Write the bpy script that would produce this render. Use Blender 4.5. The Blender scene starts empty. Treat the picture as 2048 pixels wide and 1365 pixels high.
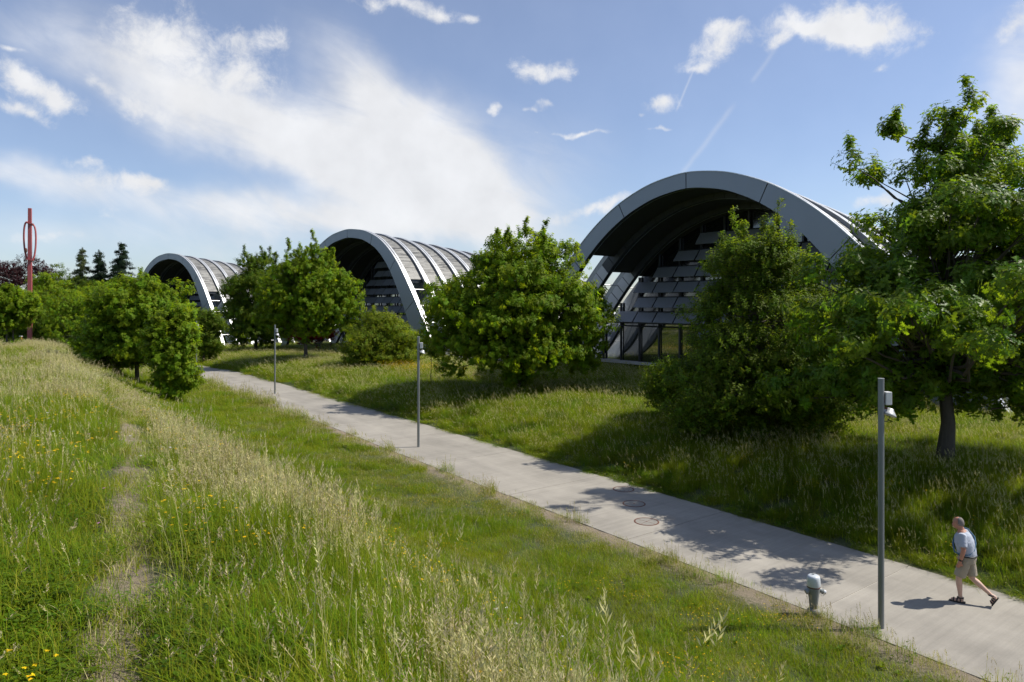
import bpy, bmesh, math, random
import numpy as np
from mathutils import Vector, Matrix

random.seed(7)
RNG = np.random.default_rng(11)
R = math.radians
SC = bpy.context.scene
COL = SC.collection

# ------------------------------------------------------------------ camera, sky, sun, exposure
F, CX, HY, CZ = 1365.0, 1024.0, 605.0, 6.2          # focal length, centre column, horizon row (photo pixels), eye height
cam = bpy.data.cameras.new('camera'); camo = bpy.data.objects.new('camera', cam); COL.objects.link(camo)
cam.sensor_width = 36; cam.lens = 24
cam.shift_y = -(682.5 - HY) / 2048
cam.clip_start = .05; cam.clip_end = 6000
camo.location = (0, 0, CZ); camo.rotation_euler = (R(90), 0, 0)
SC.camera = camo

SUN_EL, SUN_AZ = 50.0, 84.0                         # azimuth clockwise from +Y (the view direction)
sd = Vector((math.sin(R(SUN_AZ)) * math.cos(R(SUN_EL)), math.cos(R(SUN_AZ)) * math.cos(R(SUN_EL)), math.sin(R(SUN_EL))))
sun = bpy.data.lights.new('sun', 'SUN'); suno = bpy.data.objects.new('sun', sun); COL.objects.link(suno)
sun.energy = 5.0; sun.angle = R(.53); sun.color = (1, .945, .84)
suno.rotation_euler = sd.to_track_quat('Z', 'Y').to_euler(); suno.location = (60, 10, 80)

SC.view_settings.view_transform = 'Standard'; SC.view_settings.look = 'None'
SC.view_settings.exposure = 0.26; SC.view_settings.gamma = 1.0; SC.view_settings.use_curve_mapping = False
SC.cycles.max_bounces = 5; SC.cycles.diffuse_bounces = 2; SC.cycles.glossy_bounces = 2
SC.cycles.transmission_bounces = 4; SC.cycles.transparent_max_bounces = 8
SC.cycles.use_adaptive_sampling = True; SC.cycles.adaptive_threshold = 0.02
SC.cycles.caustics_reflective = False; SC.cycles.caustics_refractive = False

world = bpy.data.worlds.new('World'); SC.world = world; world.use_nodes = True
WN = world.node_tree.nodes; WL = world.node_tree.links; WN.clear()

class NB:
    """small expression helper for node trees"""
    def __init__(s, nt): s.nt = nt
    def new(s, t, **k):
        n = s.nt.nodes.new(t)
        for a, b in k.items(): setattr(n, a, b)
        return n
    def put(s, sock, v):
        if isinstance(v, bpy.types.NodeSocket): s.nt.links.new(v, sock)
        elif v is not None: sock.default_value = v
    def m(s, op, a, b=None, c=None, clamp=False):
        n = s.new('ShaderNodeMath', operation=op, use_clamp=clamp)
        s.put(n.inputs[0], a); s.put(n.inputs[1], b)
        if c is not None: s.put(n.inputs[2], c)
        return n.outputs[0]
    def noise(s, vec, scale, detail=4, rough=.55, dist=0, out=0):
        n = s.new('ShaderNodeTexNoise'); s.put(n.inputs['Vector'], vec); n.inputs['Scale'].default_value = scale
        n.inputs['Detail'].default_value = detail; n.inputs['Roughness'].default_value = rough; n.inputs['Distortion'].default_value = dist
        return n.outputs[out]
    def ss(s, x, a, b, lo=0., hi=1.):
        n = s.new('ShaderNodeMapRange', interpolation_type='SMOOTHSTEP')
        for i, v in enumerate((x, a, b, lo, hi)): s.put(n.inputs[i], v)
        return n.outputs[0]
    def mix(s, f, a, b, bt='MIX'):
        n = s.new('ShaderNodeMix', data_type='RGBA', blend_type=bt)
        s.put(n.inputs[0], f); s.put(n.inputs[6], a); s.put(n.inputs[7], b)
        return n.outputs[2]

def build_sky():
    b = NB(world.node_tree)
    sky = b.new('ShaderNodeTexSky', sky_type='NISHITA', sun_disc=False)
    sky.sun_elevation = R(SUN_EL); sky.sun_rotation = R(SUN_AZ); sky.altitude = 550
    sky.air_density = 1.0; sky.dust_density = .9; sky.ozone_density = 2.2
    tc = b.new('ShaderNodeTexCoord'); sep = b.new('ShaderNodeSeparateXYZ'); b.put(sep.inputs[0], tc.outputs['Generated'])
    x, y, z = sep.outputs
    az = b.m('ARCTAN2', x, y); el = b.m('ARCSINE', z)
    # warp the coordinates a little so that no outline is an ellipse
    def ang(px, py):
        gx, gz = (px - CX) / F, (HY - py) / F
        return math.atan(gx), math.atan(gz * math.cos(math.atan(gx)))
    cmb = b.new('ShaderNodeCombineXYZ'); b.put(cmb.inputs[0], az); b.put(cmb.inputs[1], el)
    P = cmb.outputs[0]
    w1 = b.noise(P, 7, 4, .6, 0, 1)
    sepw = b.new('ShaderNodeSeparateXYZ'); b.put(sepw.inputs[0], w1)
    U = b.m('ADD', az, b.m('MULTIPLY', b.m('SUBTRACT', sepw.outputs[0], .5), .10))
    V = b.m('ADD', el, b.m('MULTIPLY', b.m('SUBTRACT', sepw.outputs[1], .5), .07))
    def blob(px, py, rx, ry, rot=0, w=1.0, U=U, V=V):
        a0, e0 = ang(px, py); c = math.cos(a0)
        ra, re = rx / F * c * c, ry / F * c
        cr, sr = math.cos(R(rot)), math.sin(R(rot))
        dx = b.m('SUBTRACT', U, a0); dy = b.m('SUBTRACT', V, e0)
        p = b.m('MULTIPLY_ADD', dx, cr / ra, b.m('MULTIPLY', dy, -sr / ra))
        q = b.m('MULTIPLY_ADD', dx, sr / re, b.m('MULTIPLY', dy, cr / re))
        d2 = b.m('MULTIPLY_ADD', p, p, b.m('MULTIPLY', q, q))
        g = b.m('EXPONENT', b.m('MULTIPLY', d2, -.9))
        return b.m('MULTIPLY', g, w) if w != 1 else g
    def total(bl):
        r = None
        for k in bl:
            g = blob(*k); r = g if r is None else b.m('ADD', r, g)
        return r
    # thin high sheet
    cir = total([(840, 300, 210, 95, 24, 1.15), (540, 268, 320, 66, 15, 1.0), (740, 165, 170, 62, 38, .62), (930, 395, 130, 62, 30, .95),
                 (720, 350, 270, 62, 18, .8), (300, 120, 170, 90, 20, .45), (330, 395, 330, 36, 6, .5), (60, 345, 140, 30, 10, .5), (560, 420, 260, 32, 5, .4), (80, 60, 160, 60, 10, .22),
                 (780, 440, 200, 30, 0, .5), (1120, 330, 150, 130, 30, .28), (1900, 330, 260, 160, -20, .30), (2030, 60, 80, 70, 0, .55),
                 (2060, 180, 70, 90, 10, .6), (300, 470, 520, 50, 0, .5), (1300, 500, 500, 60, 0, .2)])
    vr = b.new('ShaderNodeVectorRotate', rotation_type='Z_AXIS'); b.put(vr.inputs['Vector'], P); vr.inputs['Angle'].default_value = R(22)
    mp = b.new('ShaderNodeMapping'); b.put(mp.inputs[0], vr.outputs[0]); mp.inputs['Scale'].default_value = (1.0, 2.8, 1)
    st = b.noise(mp.outputs[0], 6, 8, .62, .6)
    gen = b.noise(tc.outputs['Generated'], 2.2, 5, .6, .3)
    away = b.ss(y, .45, .0)
    sheet = b.m('MULTIPLY', cir, b.m('MULTIPLY_ADD', st, 1.5, .22))
    sheet = b.m('ADD', sheet, b.m('MULTIPLY', away, b.ss(gen, .5, .8, 0, .35)))
    sheet = b.m('ADD', b.ss(sheet, .06, 1.30, 0, .82), .15)
    # heaped clouds
    cum = total([(320, 55, 95, 48, 0, .9), (290, 100, 90, 34, 0, .75), (490, 140, 75, 54, 20, .95), (545, 62, 30, 22, 0, .9), (478, 66, 30, 16, 0, .6), (365, 205, 50, 40, 0, .95), (265, 208, 50, 24, 0, .8), (420, 170, 90, 44, 0, .6),
                 (35, 160, 60, 30, 30, 1.1), (85, 200, 70, 28, 25, 1), (30, 228, 48, 12, 20, .9), (185, 168, 24, 12, 10, .8),
                 (290, 358, 46, 16, 8, 1.1), (215, 355, 70, 22, 8, .8), (160, 320, 42, 10, 0, .6), (100, 470, 60, 10, 0, .8), (30, 95, 34, 6, 10, .8), (215, 418, 40, 20, 0, .5),
                 (1085, 140, 66, 17, -4, 1.15), (1445, 55, 26, 15, 0, 1), (1422, 95, 46, 24, -12, 1.2), (1392, 128, 18, 8, 0, .9),
                 (1570, 50, 52, 22, -10, 1.15), (1545, 92, 30, 12, 0, .9), (1625, 72, 60, 18, 10, 1.1), (1700, 42, 62, 34, 0, 1.2), (1762, 85, 70, 26, 8, 1.2), (1700, 85, 60, 22, 0, 1),
                 (1325, 200, 38, 13, 0, 1.1), (1272, 225, 14, 6, 0, .7), (1085, 208, 18, 9, 0, 1), (990, 220, 13, 7, 0, 1), (1060, 222, 9, 5, 0, .8), (1145, 264, 66, 4.5, 0, .9), (1320, 252, 28, 4.5, 0, .7),
                 (1165, 430, 62, 14, -14, 1.0), (1230, 410, 40, 10, -10, .8), (810, 6, 80, 15, 0, 1.1), (890, 26, 36, 11, 0, .9), (940, 36, 14, 9, 0, .8), (1765, 408, 44, 16, -6, 1), (1765, 143, 18, 6, 0, .7), (2020, 30, 44, 28, 0, .9)])
    f1 = b.noise(P, 26, 12, .68, .25)
    big = b.noise(P, 14, 4, .5)
    away_c = b.m('MULTIPLY', away, b.ss(b.noise(tc.outputs['Generated'], 5, 3, .5), .58, .74, 0, .6))
    cv = b.m('ADD', b.m('MULTIPLY', b.m('ADD', cum, away_c), .85), b.m('MULTIPLY', b.m('SUBTRACT', f1, .5), 2.3))
    cv = b.m('MULTIPLY', b.ss(cv, .14, 1.2), b.ss(b.m('ADD', cum, away_c), .05, .35))
    # vapour trails: thin straight lines
    def trail(p0, p1, wpx, w):
        a0, e0 = ang(*p0); a1, e1 = ang(*p1)
        L = math.hypot(a1 - a0, e1 - e0); tx, ty = (a1 - a0) / L, (e1 - e0) / L
        dx = b.m('SUBTRACT', az, a0); dy = b.m('SUBTRACT', el, e0)
        t = b.m('MULTIPLY_ADD', dx, tx, b.m('MULTIPLY', dy, ty))
        n = b.m('MULTIPLY_ADD', dx, -ty, b.m('MULTIPLY', dy, tx))
        n = b.m('ADD', n, b.m('MULTIPLY', b.m('SUBTRACT', f1, .5), wpx / F * 1.6))
        n2 = b.m('MULTIPLY', b.m('MULTIPLY', n, F / wpx), b.m('MULTIPLY', n, F / wpx))
        g = b.m('EXPONENT', b.m('MULTIPLY', n2, -1.))
        ends = b.m('MULTIPLY', b.ss(t, 0, L * .15), b.ss(t, L, L * .85))
        return b.m('MULTIPLY', b.m('MULTIPLY', g, ends), w)
    tr = b.m('ADD', trail((1392, 128), (1350, 228), 2.0, .24), trail((1475, 200), (1335, 385), 4.6, .18))
    tr = b.m('ADD', tr, trail((1560, 85), (1500, 170), 4, .15))
    cover = b.m('SUBTRACT', 1, b.m('MULTIPLY', b.m('SUBTRACT', 1, sheet), b.m('MULTIPLY', b.m('SUBTRACT', 1, cv), b.m('SUBTRACT', 1, tr, clamp=True))), clamp=True)
    cover = b.m('MULTIPLY', cover, b.ss(z, -.02, .05))
    shade = b.m('ADD', .80, b.m('MULTIPLY', big, .36))
    cc = b.new('ShaderNodeCombineColor')
    for i, v in enumerate((7.4, 7.45, 7.6)): b.put(cc.inputs[i], b.m('MULTIPLY', shade, v))
    tint = b.mix(1.0, sky.outputs[0], (.98, 1.03, 1.16, 1), 'MULTIPLY')
    outc = b.mix(b.m('MULTIPLY', cover, .96), tint, cc.outputs[0])
    bg = b.new('ShaderNodeBackground'); b.put(bg.inputs[0], outc); bg.inputs[1].default_value = .1
    out = b.new('ShaderNodeOutputWorld'); b.put(out.inputs[0], bg.outputs[0])
    world.cycles.sampling_method = 'MANUAL'; world.cycles.sample_map_resolution = 512
build_sky()

# ------------------------------------------------------------------ helpers
def tag(o, label=None, cat=None, group=None, kind=None):
    if label: o['label'] = label
    if cat: o['category'] = cat
    if group: o['group'] = group
    if kind: o['kind'] = kind
    return o
def empty(name, loc=(0, 0, 0), rz=0):
    o = bpy.data.objects.new(name, None); COL.objects.link(o); o.location = loc; o.rotation_euler.z = rz
    o.empty_display_size = .2
    return o
def link(name, me, parent=None, mats=None, loc=None, rot=None):
    o = bpy.data.objects.new(name, me); COL.objects.link(o)
    if parent is not None: o.parent = parent
    if loc is not None: o.location = loc
    if rot is not None: o.rotation_euler = rot
    if mats is not None and not me.materials:
        for m_ in (mats if isinstance(mats, (list, tuple)) else [mats]): me.materials.append(m_)
    return o
class MB:
    def __init__(s): s.v = []; s.f = []; s.mi = []; s.uv = None
    def add(s, vs, fs, mi=0):
        o = len(s.v); s.v += [tuple(map(float, v)) for v in vs]
        s.f += [tuple(i + o for i in f) for f in fs]; s.mi += [mi] * len(fs); return s
    def box(s, c, d, mi=0, M=None):
        x, y, z = d[0] / 2, d[1] / 2, d[2] / 2
        vs = [Vector((sx * x, sy * y, sz * z)) for sz in (-1, 1) for sy in (-1, 1) for sx in (-1, 1)]
        if M is not None: vs = [M @ v for v in vs]
        vs = [v + Vector(c) for v in vs]
        return s.add(vs, [(0, 2, 3, 1), (4, 5, 7, 6), (0, 1, 5, 4), (1, 3, 7, 5), (3, 2, 6, 7), (2, 0, 4, 6)], mi)
    def tube(s, pts, rad, n=8, mi=0, caps=True, sx=1.0):
        pts = [Vector(p) for p in pts]
        if not isinstance(rad, (list, tuple)): rad = [rad] * len(pts)
        vs, fs = [], []; ref = None
        for i, p in enumerate(pts):
            d = (pts[min(i + 1, len(pts) - 1)] - pts[max(i - 1, 0)])
            d = d.normalized() if d.length > 1e-9 else Vector((0, 0, 1))
            if ref is None: ref = Vector((1, 0, 0)) if abs(d.x) < .9 else Vector((0, 1, 0))
            a = (ref - d * ref.dot(d))
            if a.length < 1e-6: a = d.orthogonal()
            a.normalize(); ref = a; c = d.cross(a)
            for k in range(n):
                t = 2 * math.pi * k / n
                vs.append(p + (a * math.cos(t) * sx + c * math.sin(t)) * rad[i])
        for i in range(len(pts) - 1):
            for k in range(n):
                k2 = (k + 1) % n; fs.append((i * n + k, i * n + k2, (i + 1) * n + k2, (i + 1) * n + k))
        if caps: fs.append(tuple(range(n))[::-1]); fs.append(tuple((len(pts) - 1) * n + k for k in range(n)))
        return s.add(vs, fs, mi)
    def lathe(s, prof, n=20, mi=0, c=(0, 0, 0)):
        c = Vector(c); vs, fs = [], []
        for r_, z_ in prof:
            for k in range(n):
                t = 2 * math.pi * k / n; vs.append(c + Vector((r_ * math.cos(t), r_ * math.sin(t), z_)))
        for i in range(len(prof) - 1):
            for k in range(n):
                k2 = (k + 1) % n; fs.append((i * n + k, i * n + k2, (i + 1) * n + k2, (i + 1) * n + k))
        fs.append(tuple(range(n))[::-1]); fs.append(tuple((len(prof) - 1) * n + k for k in range(n)))
        return s.add(vs, fs, mi)
    def ball(s, c, r, n=12, m=8, mi=0):
        r = r if isinstance(r, (list, tuple)) else (r, r, r); c = Vector(c); vs, fs = [], []
        for i in range(m + 1):
            p = math.pi * (i + .001) / (m + .002)
            for k in range(n):
                t = 2 * math.pi * k / n
                vs.append(c + Vector((r[0] * math.sin(p) * math.cos(t), r[1] * math.sin(p) * math.sin(t), -r[2] * math.cos(p))))
        for i in range(m):
            for k in range(n):
                k2 = (k + 1) % n; fs.append((i * n + k, i * n + k2, (i + 1) * n + k2, (i + 1) * n + k))
        return s.add(vs, fs, mi)
    def mesh(s, name, mats=None, smooth=False):
        me = bpy.data.meshes.new(name); me.from_pydata(s.v, [], s.f)
        if mats is not None:
            for m_ in (mats if isinstance(mats, (list, tuple)) else [mats]): me.materials.append(m_)
        if any(s.mi): me.polygons.foreach_set('material_index', s.mi)
        if s.uv is not None:
            l = me.uv_layers.new(name='UVMap'); idx = np.empty(len(me.loops), int); me.loops.foreach_get('vertex_index', idx)
            l.data.foreach_set('uv', np.asarray(s.uv, float)[idx].ravel())
        if smooth: me.polygons.foreach_set('use_smooth', [True] * len(me.polygons))
        me.update(); return me
    def build(s, name, mats, parent=None, smooth=False, loc=None):
        return link(name, s.mesh(name, mats, smooth), parent, loc=loc)
def bevel(o, w=.01, seg=2):
    m_ = o.modifiers.new('bevel', 'BEVEL'); m_.width = w; m_.segments = seg; m_.limit_method = 'ANGLE'; return o
def copy_tree(o, parent=None):
    c = o.copy(); COL.objects.link(c); c.parent = parent
    for ch in list(o.children): copy_tree(ch, c)
    return c

# ------------------------------------------------------------------ materials
MATS = {}
def mat(name):
    m_ = bpy.data.materials.new(name); m_.use_nodes = True; m_.node_tree.nodes.clear(); MATS[name] = m_
    return m_, NB(m_.node_tree)
def principled(name, col, rough=.6, metal=0., var=.0, scale=6., bump=0., bscale=40., spec=.5, rand=0., streak=None):
    m_, b = mat(name)
    p = b.new('ShaderNodeBsdfPrincipled'); o = b.new('ShaderNodeOutputMaterial')
    tc = b.new('ShaderNodeTexCoord'); v = tc.outputs['Object']
    c = tuple(col) + (1,)
    if var or rand or streak:
        f = b.noise(v, scale, 5, .6)
        if streak:
            mp = b.new('ShaderNodeMapping'); b.put(mp.inputs[0], v); mp.inputs['Scale'].default_value = streak
            f = b.m('MULTIPLY_ADD', b.noise(mp.outputs[0], scale, 4, .6), .6, b.m('MULTIPLY', f, .4))
        k = b.m('MULTIPLY_ADD', b.m('SUBTRACT', f, .5), var * 4, 1.0)
        if rand:
            oi = b.new('ShaderNodeObjectInfo'); k = b.m('ADD', k, b.m('MULTIPLY', b.m('SUBTRACT', oi.outputs['Random'], .5), rand * 2))
        h = b.new('ShaderNodeHueSaturation'); h.inputs['Color'].default_value = c; b.put(h.inputs['Value'], k); cc = h.outputs[0]
        b.put(p.inputs['Base Color'], cc)
        b.put(p.inputs['Roughness'], b.m('MULTIPLY_ADD', b.m('SUBTRACT', f, .5), .35, rough))
    else:
        p.inputs['Base Color'].default_value = c; p.inputs['Roughness'].default_value = rough
    p.inputs['Metallic'].default_value = metal; p.inputs['Specular IOR Level'].default_value = spec
    if bump:
        bn = b.new('ShaderNodeBump'); bn.inputs['Strength'].default_value = bump; bn.inputs['Distance'].default_value = .02
        b.put(bn.inputs['Height'], b.noise(v, bscale, 4, .6)); b.put(p.inputs['Normal'], bn.outputs[0])
    b.put(o.inputs[0], p.outputs[0]); return m_
def leafy(name, col, trans, var=.5, hue=.045, spec=.12, rough=.55, tmix=.45):
    """thin living leaf: reflects and lets light through; every instance differs a little"""
    m_, b = mat(name)
    oi = b.new('ShaderNodeObjectInfo'); g = b.new('ShaderNodeNewGeometry')
    r1 = b.m('MULTIPLY_ADD', b.m('SUBTRACT', oi.outputs['Random'], .5), var, 1.)
    r2 = b.m('MULTIPLY_ADD', b.m('SUBTRACT', g.outputs['Random Per Island'], .5), var, 1.)
    k = b.m('MULTIPLY', r1, r2)
    hs = b.m('MULTIPLY_ADD', b.m('SUBTRACT', b.m('FRACT', b.m('MULTIPLY', oi.outputs['Random'], 17.3)), .5), hue, .5)
    def tint(c):
        h = b.new('ShaderNodeHueSaturation'); h.inputs['Color'].default_value = tuple(c) + (1,)
        b.put(h.inputs['Value'], k); b.put(h.inputs['Hue'], hs); return h.outputs[0]
    p = b.new('ShaderNodeBsdfPrincipled'); b.put(p.inputs['Base Color'], tint(col)); p.inputs['Roughness'].default_value = rough
    p.inputs['Specular IOR Level'].default_value = spec
    t = b.new('ShaderNodeBsdfTranslucent'); b.put(t.inputs['Color'], tint(trans))
    mx = b.new('ShaderNodeMixShader'); mx.inputs[0].default_value = tmix; b.put(mx.inputs[1], p.outputs[0]); b.put(mx.inputs[2], t.outputs[0])
    o = b.new('ShaderNodeOutputMaterial'); b.put(o.inputs[0], mx.outputs[0]); return m_
leafy('maple_leaf', (.112, .172, .008), (.33, .45, .011))
leafy('oak_leaf', (.098, .170, .008), (.30, .44, .010), spec=.25, rough=.45)
leafy('field_leaf', (.100, .152, .011), (.25, .35, .015))
leafy('shrub_leaf', (.145, .190, .012), (.36, .44, .016))
leafy('bright_leaf', (.145, .215, .014), (.38, .50, .018))
leafy('copper_leaf', (.040, .016, .018), (.08, .02, .02), hue=.02)
leafy('conifer_leaf', (.030, .052, .026), (.04, .07, .03), tmix=.25)
leafy('larch_leaf', (.10, .12, .045), (.16, .20, .07), tmix=.3)
leafy('dark_leaf', (.085, .134, .010), (.23, .33, .013))
leafy('red_leaf', (.16, .018, .014), (.30, .03, .02), hue=.02)
leafy('blade', (.146, .214, .008), (.32, .43, .010), hue=.05)
leafy('blade_yellow', (.235, .245, .020), (.42, .43, .026), hue=.04)
leafy('herb', (.085, .145, .007), (.19, .29, .009), hue=.04)
leafy('straw', (.48, .43, .20), (.46, .42, .17), hue=.02, var=.4, tmix=.3)
leafy('seed_head', (.56, .51, .25), (.54, .49, .20), hue=.04, var=.45, tmix=.4)
leafy('seed_pink', (.52, .44, .27), (.50, .42, .22), hue=.04, var=.4, tmix=.4)
leafy('petal_yellow', (.75, .48, .01), (.6, .4, .01), hue=.03, tmix=.3)
leafy('petal_pink', (.45, .20, .34), (.4, .2, .3), hue=.03, tmix=.3)
leafy('petal_white', (.7, .7, .64), (.5, .5, .45), hue=.0, tmix=.3)
principled('bark', (.085, .070, .056), .9, var=.35, scale=5, bump=.9, bscale=14, streak=(6, 6, .7))
principled('rib_metal', (.24, .262, .295), .42, .35, var=.05, scale=.8, streak=(3, 3, .25))
principled('rib_top', (.58, .59, .60), .40, .4, var=.05, scale=1.2)
principled('rib_core', (.035, .037, .04), .6)
principled('rib_shaded', (.050, .052, .055), .55, .1, var=.04, scale=1.3)  # dark copy of the white cladding, with the roof's shade put into its colour
principled('upstand_metal', (.34, .345, .35), .45, .3, var=.05, scale=1.2)
principled('white_panel', (.60, .60, .605), .5, .0, var=.04, scale=1.3, rand=.05)
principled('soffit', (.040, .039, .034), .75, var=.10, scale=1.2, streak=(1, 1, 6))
principled('dark_steel', (.055, .058, .065), .45, .5)
principled('louvre', (.26, .275, .30), .55, .25, var=.04, scale=3, rand=.08)
principled('rod', (.55, .55, .56), .4, .5)
principled('post_steel', (.20, .215, .22), .45, .35, var=.05, scale=3)
principled('lamp_grey', (.42, .43, .43), .45, .3, var=.04)
principled('lamp_box', (.58, .58, .56), .5, 0, var=.04)
principled('black_rubber', (.02, .02, .022), .6)
principled('hydrant_green', (.21, .225, .225), .42, .1, var=.10, scale=9)
principled('hydrant_cap', (.55, .59, .63), .35, .1, var=.05, scale=8)
principled('hydrant_foot', (.20, .205, .20), .7, 0, var=.15, scale=8)
principled('aluminium', (.62, .62, .62), .35, .7)
principled('rust', (.13, .055, .035), .85, .1, var=.25, scale=14)
principled('iron', (.17, .165, .16), .7, .2, var=.15, scale=10)
principled('red_paint', (.33, .075, .075), .5, 0, var=.08, scale=.8, streak=(3, 3, .3))
principled('skin', (.46, .23, .15), .55, var=.05, scale=9)
principled('skin_pale', (.60, .37, .27), .55, var=.04, scale=9)
principled('hair_grey', (.17, .15, .135), .8, var=.25, scale=60)
principled('shirt_grey', (.38, .415, .49), .9, var=.03, scale=12, bump=1., bscale=11)
principled('shorts_beige', (.33, .285, .215), .9, var=.06, scale=10, bump=1., bscale=12)
principled('strap_blue', (.07, .15, .24), .8)
principled('belt_black', (.012, .012, .014), .5)
principled('sandal', (.035, .032, .030), .7, var=.2, scale=20)
principled('navy_cloth', (.02, .023, .035), .9)
principled('cover_fill', (.23, .215, .19), .9, var=.15, scale=12)
principled('plaza', (.34, .33, .31), .85, var=.08, scale=3)
principled('terrace', (.50, .49, .47), .8, var=.08, scale=2)
principled('asphalt_far', (.12, .12, .12), .9, var=.1)
principled('joint_sealant', (.50, .47, .42), .9)

def skin_mat():
    m_, b = mat('skin_tanned'); p = b.new('ShaderNodeBsdfPrincipled'); o = b.new('ShaderNodeOutputMaterial')
    tc = b.new('ShaderNodeTexCoord'); sp = b.new('ShaderNodeSeparateXYZ'); b.put(sp.inputs[0], tc.outputs['Object'])
    n = b.noise(tc.outputs['Object'], 14, 4, .6); f = b.ss(sp.outputs[2], .5, .8)
    c = b.mix(f, (.56, .36, .27, 1), (.42, .20, .13, 1)); h = b.new('ShaderNodeHueSaturation'); b.put(h.inputs['Color'], c); b.put(h.inputs['Value'], b.m('MULTIPLY_ADD', n, .4, .8))
    b.put(p.inputs['Base Color'], h.outputs[0]); p.inputs['Roughness'].default_value = .55; p.inputs['Subsurface Weight'].default_value = .1; p.inputs['Subsurface Scale'].default_value = .01
    b.put(o.inputs[0], p.outputs[0])
skin_mat()
def glass_mat(name, tintc, mixf, rough=.02):
    m_, b = mat(name)
    g = b.new('ShaderNodeBsdfGlossy'); g.inputs['Roughness'].default_value = rough; g.inputs['Color'].default_value = (.9, .95, 1, 1)
    d = b.new('ShaderNodeBsdfPrincipled'); d.inputs['Base Color'].default_value = tuple(tintc) + (1,); d.inputs['Roughness'].default_value = .15
    fr = b.new('ShaderNodeLayerWeight'); fr.inputs['Blend'].default_value = .35
    mx = b.new('ShaderNodeMixShader'); b.put(mx.inputs[0], b.m('MULTIPLY_ADD', fr.outputs['Fresnel'], .6, mixf, clamp=True))
    b.put(mx.inputs[1], d.outputs[0]); b.put(mx.inputs[2], g.outputs[0])
    o = b.new('ShaderNodeOutputMaterial'); b.put(o.inputs[0], mx.outputs[0]); return m_
glass_mat('pane_glass', (.014, .018, .014), .16)
glass_mat('curtain_glass', (.010, .011, .012), .04, .08)

def concrete():
    m_, b = mat('path_concrete')
    p = b.new('ShaderNodeBsdfPrincipled'); o = b.new('ShaderNodeOutputMaterial')
    tc = b.new('ShaderNodeTexCoord'); uv = tc.outputs['UV']
    mp = b.new('ShaderNodeMapping'); b.put(mp.inputs[0], uv); mp.inputs['Scale'].default_value = (9, .35, 1)
    mp2 = b.new('ShaderNodeMapping'); b.put(mp2.inputs[0], uv); mp2.inputs['Scale'].default_value = (42, .6, 1)
    mp3 = b.new('ShaderNodeMapping'); b.put(mp3.inputs[0], uv); mp3.inputs['Scale'].default_value = (.12, 1.1, 1)
    brush = b.noise(mp.outputs[0], 1, 5, .65); fine = b.noise(mp2.outputs[0], 1, 3, .6)
    wear = b.noise(mp3.outputs[0], 1, 3, .5); blot = b.noise(uv, .55, 6, .65); spk = b.noise(uv, 24, 3, .7)
    oi = b.new('ShaderNodeObjectInfo')
    k = b.m('ADD', .62, b.m('MULTIPLY', brush, .36)); k = b.m('ADD', k, b.m('MULTIPLY', fine, .16))
    k = b.m('ADD', k, b.m('MULTIPLY', b.m('SUBTRACT', wear, .5), .5)); k = b.m('ADD', k, b.m('MULTIPLY', b.m('SUBTRACT', blot, .5), .75))
    k = b.m('ADD', k, b.m('MULTIPLY', b.m('SUBTRACT', spk, .5), .22)); k = b.m('ADD', k, b.m('MULTIPLY', b.m('SUBTRACT', oi.outputs['Random'], .5), .07))
    h = b.new('ShaderNodeHueSaturation'); h.inputs['Color'].default_value = (.315, .290, .250, 1); b.put(h.inputs['Value'], k)
    b.put(p.inputs['Base Color'], h.outputs[0]); p.inputs['Roughness'].default_value = .85
    bn = b.new('ShaderNodeBump'); bn.inputs['Strength'].default_value = .35; bn.inputs['Distance'].default_value = .006
    b.put(bn.inputs['Height'], b.m('ADD', fine, brush)); b.put(p.inputs['Normal'], bn.outputs[0])
    b.put(o.inputs[0], p.outputs[0])
concrete()
def ground_mat():
    m_, b = mat('soil_and_turf')
    p = b.new('ShaderNodeBsdfPrincipled'); o = b.new('ShaderNodeOutputMaterial')
    tc = b.new('ShaderNodeTexCoord'); v = tc.outputs['Object']
    at = b.new('ShaderNodeAttribute', attribute_name='dry'); dry = at.outputs['Fac']
    n1 = b.noise(v, 1.3, 6, .65); n2 = b.noise(v, 12, 5, .7); n3 = b.noise(v, 70, 3, .7)
    green = b.mix(n1, (.040, .062, .014, 1), (.085, .098, .030, 1))
    soil = b.mix(n3, (.15, .112, .070, 1), (.36, .30, .215, 1))
    f = b.ss(b.m('ADD', dry, b.m('MULTIPLY', b.m('SUBTRACT', n2, .5), .9)), .3, .7)
    b.put(p.inputs['Base Color'], b.mix(f, green, soil)); p.inputs['Roughness'].default_value = .95
    bn = b.new('ShaderNodeBump'); bn.inputs['Strength'].default_value = .8; bn.inputs['Distance'].default_value = .05
    b.put(bn.inputs['Height'], b.m('ADD', n2, n3)); b.put(p.inputs['Normal'], bn.outputs[0])
    b.put(o.inputs[0], p.outputs[0])
ground_mat()
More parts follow.
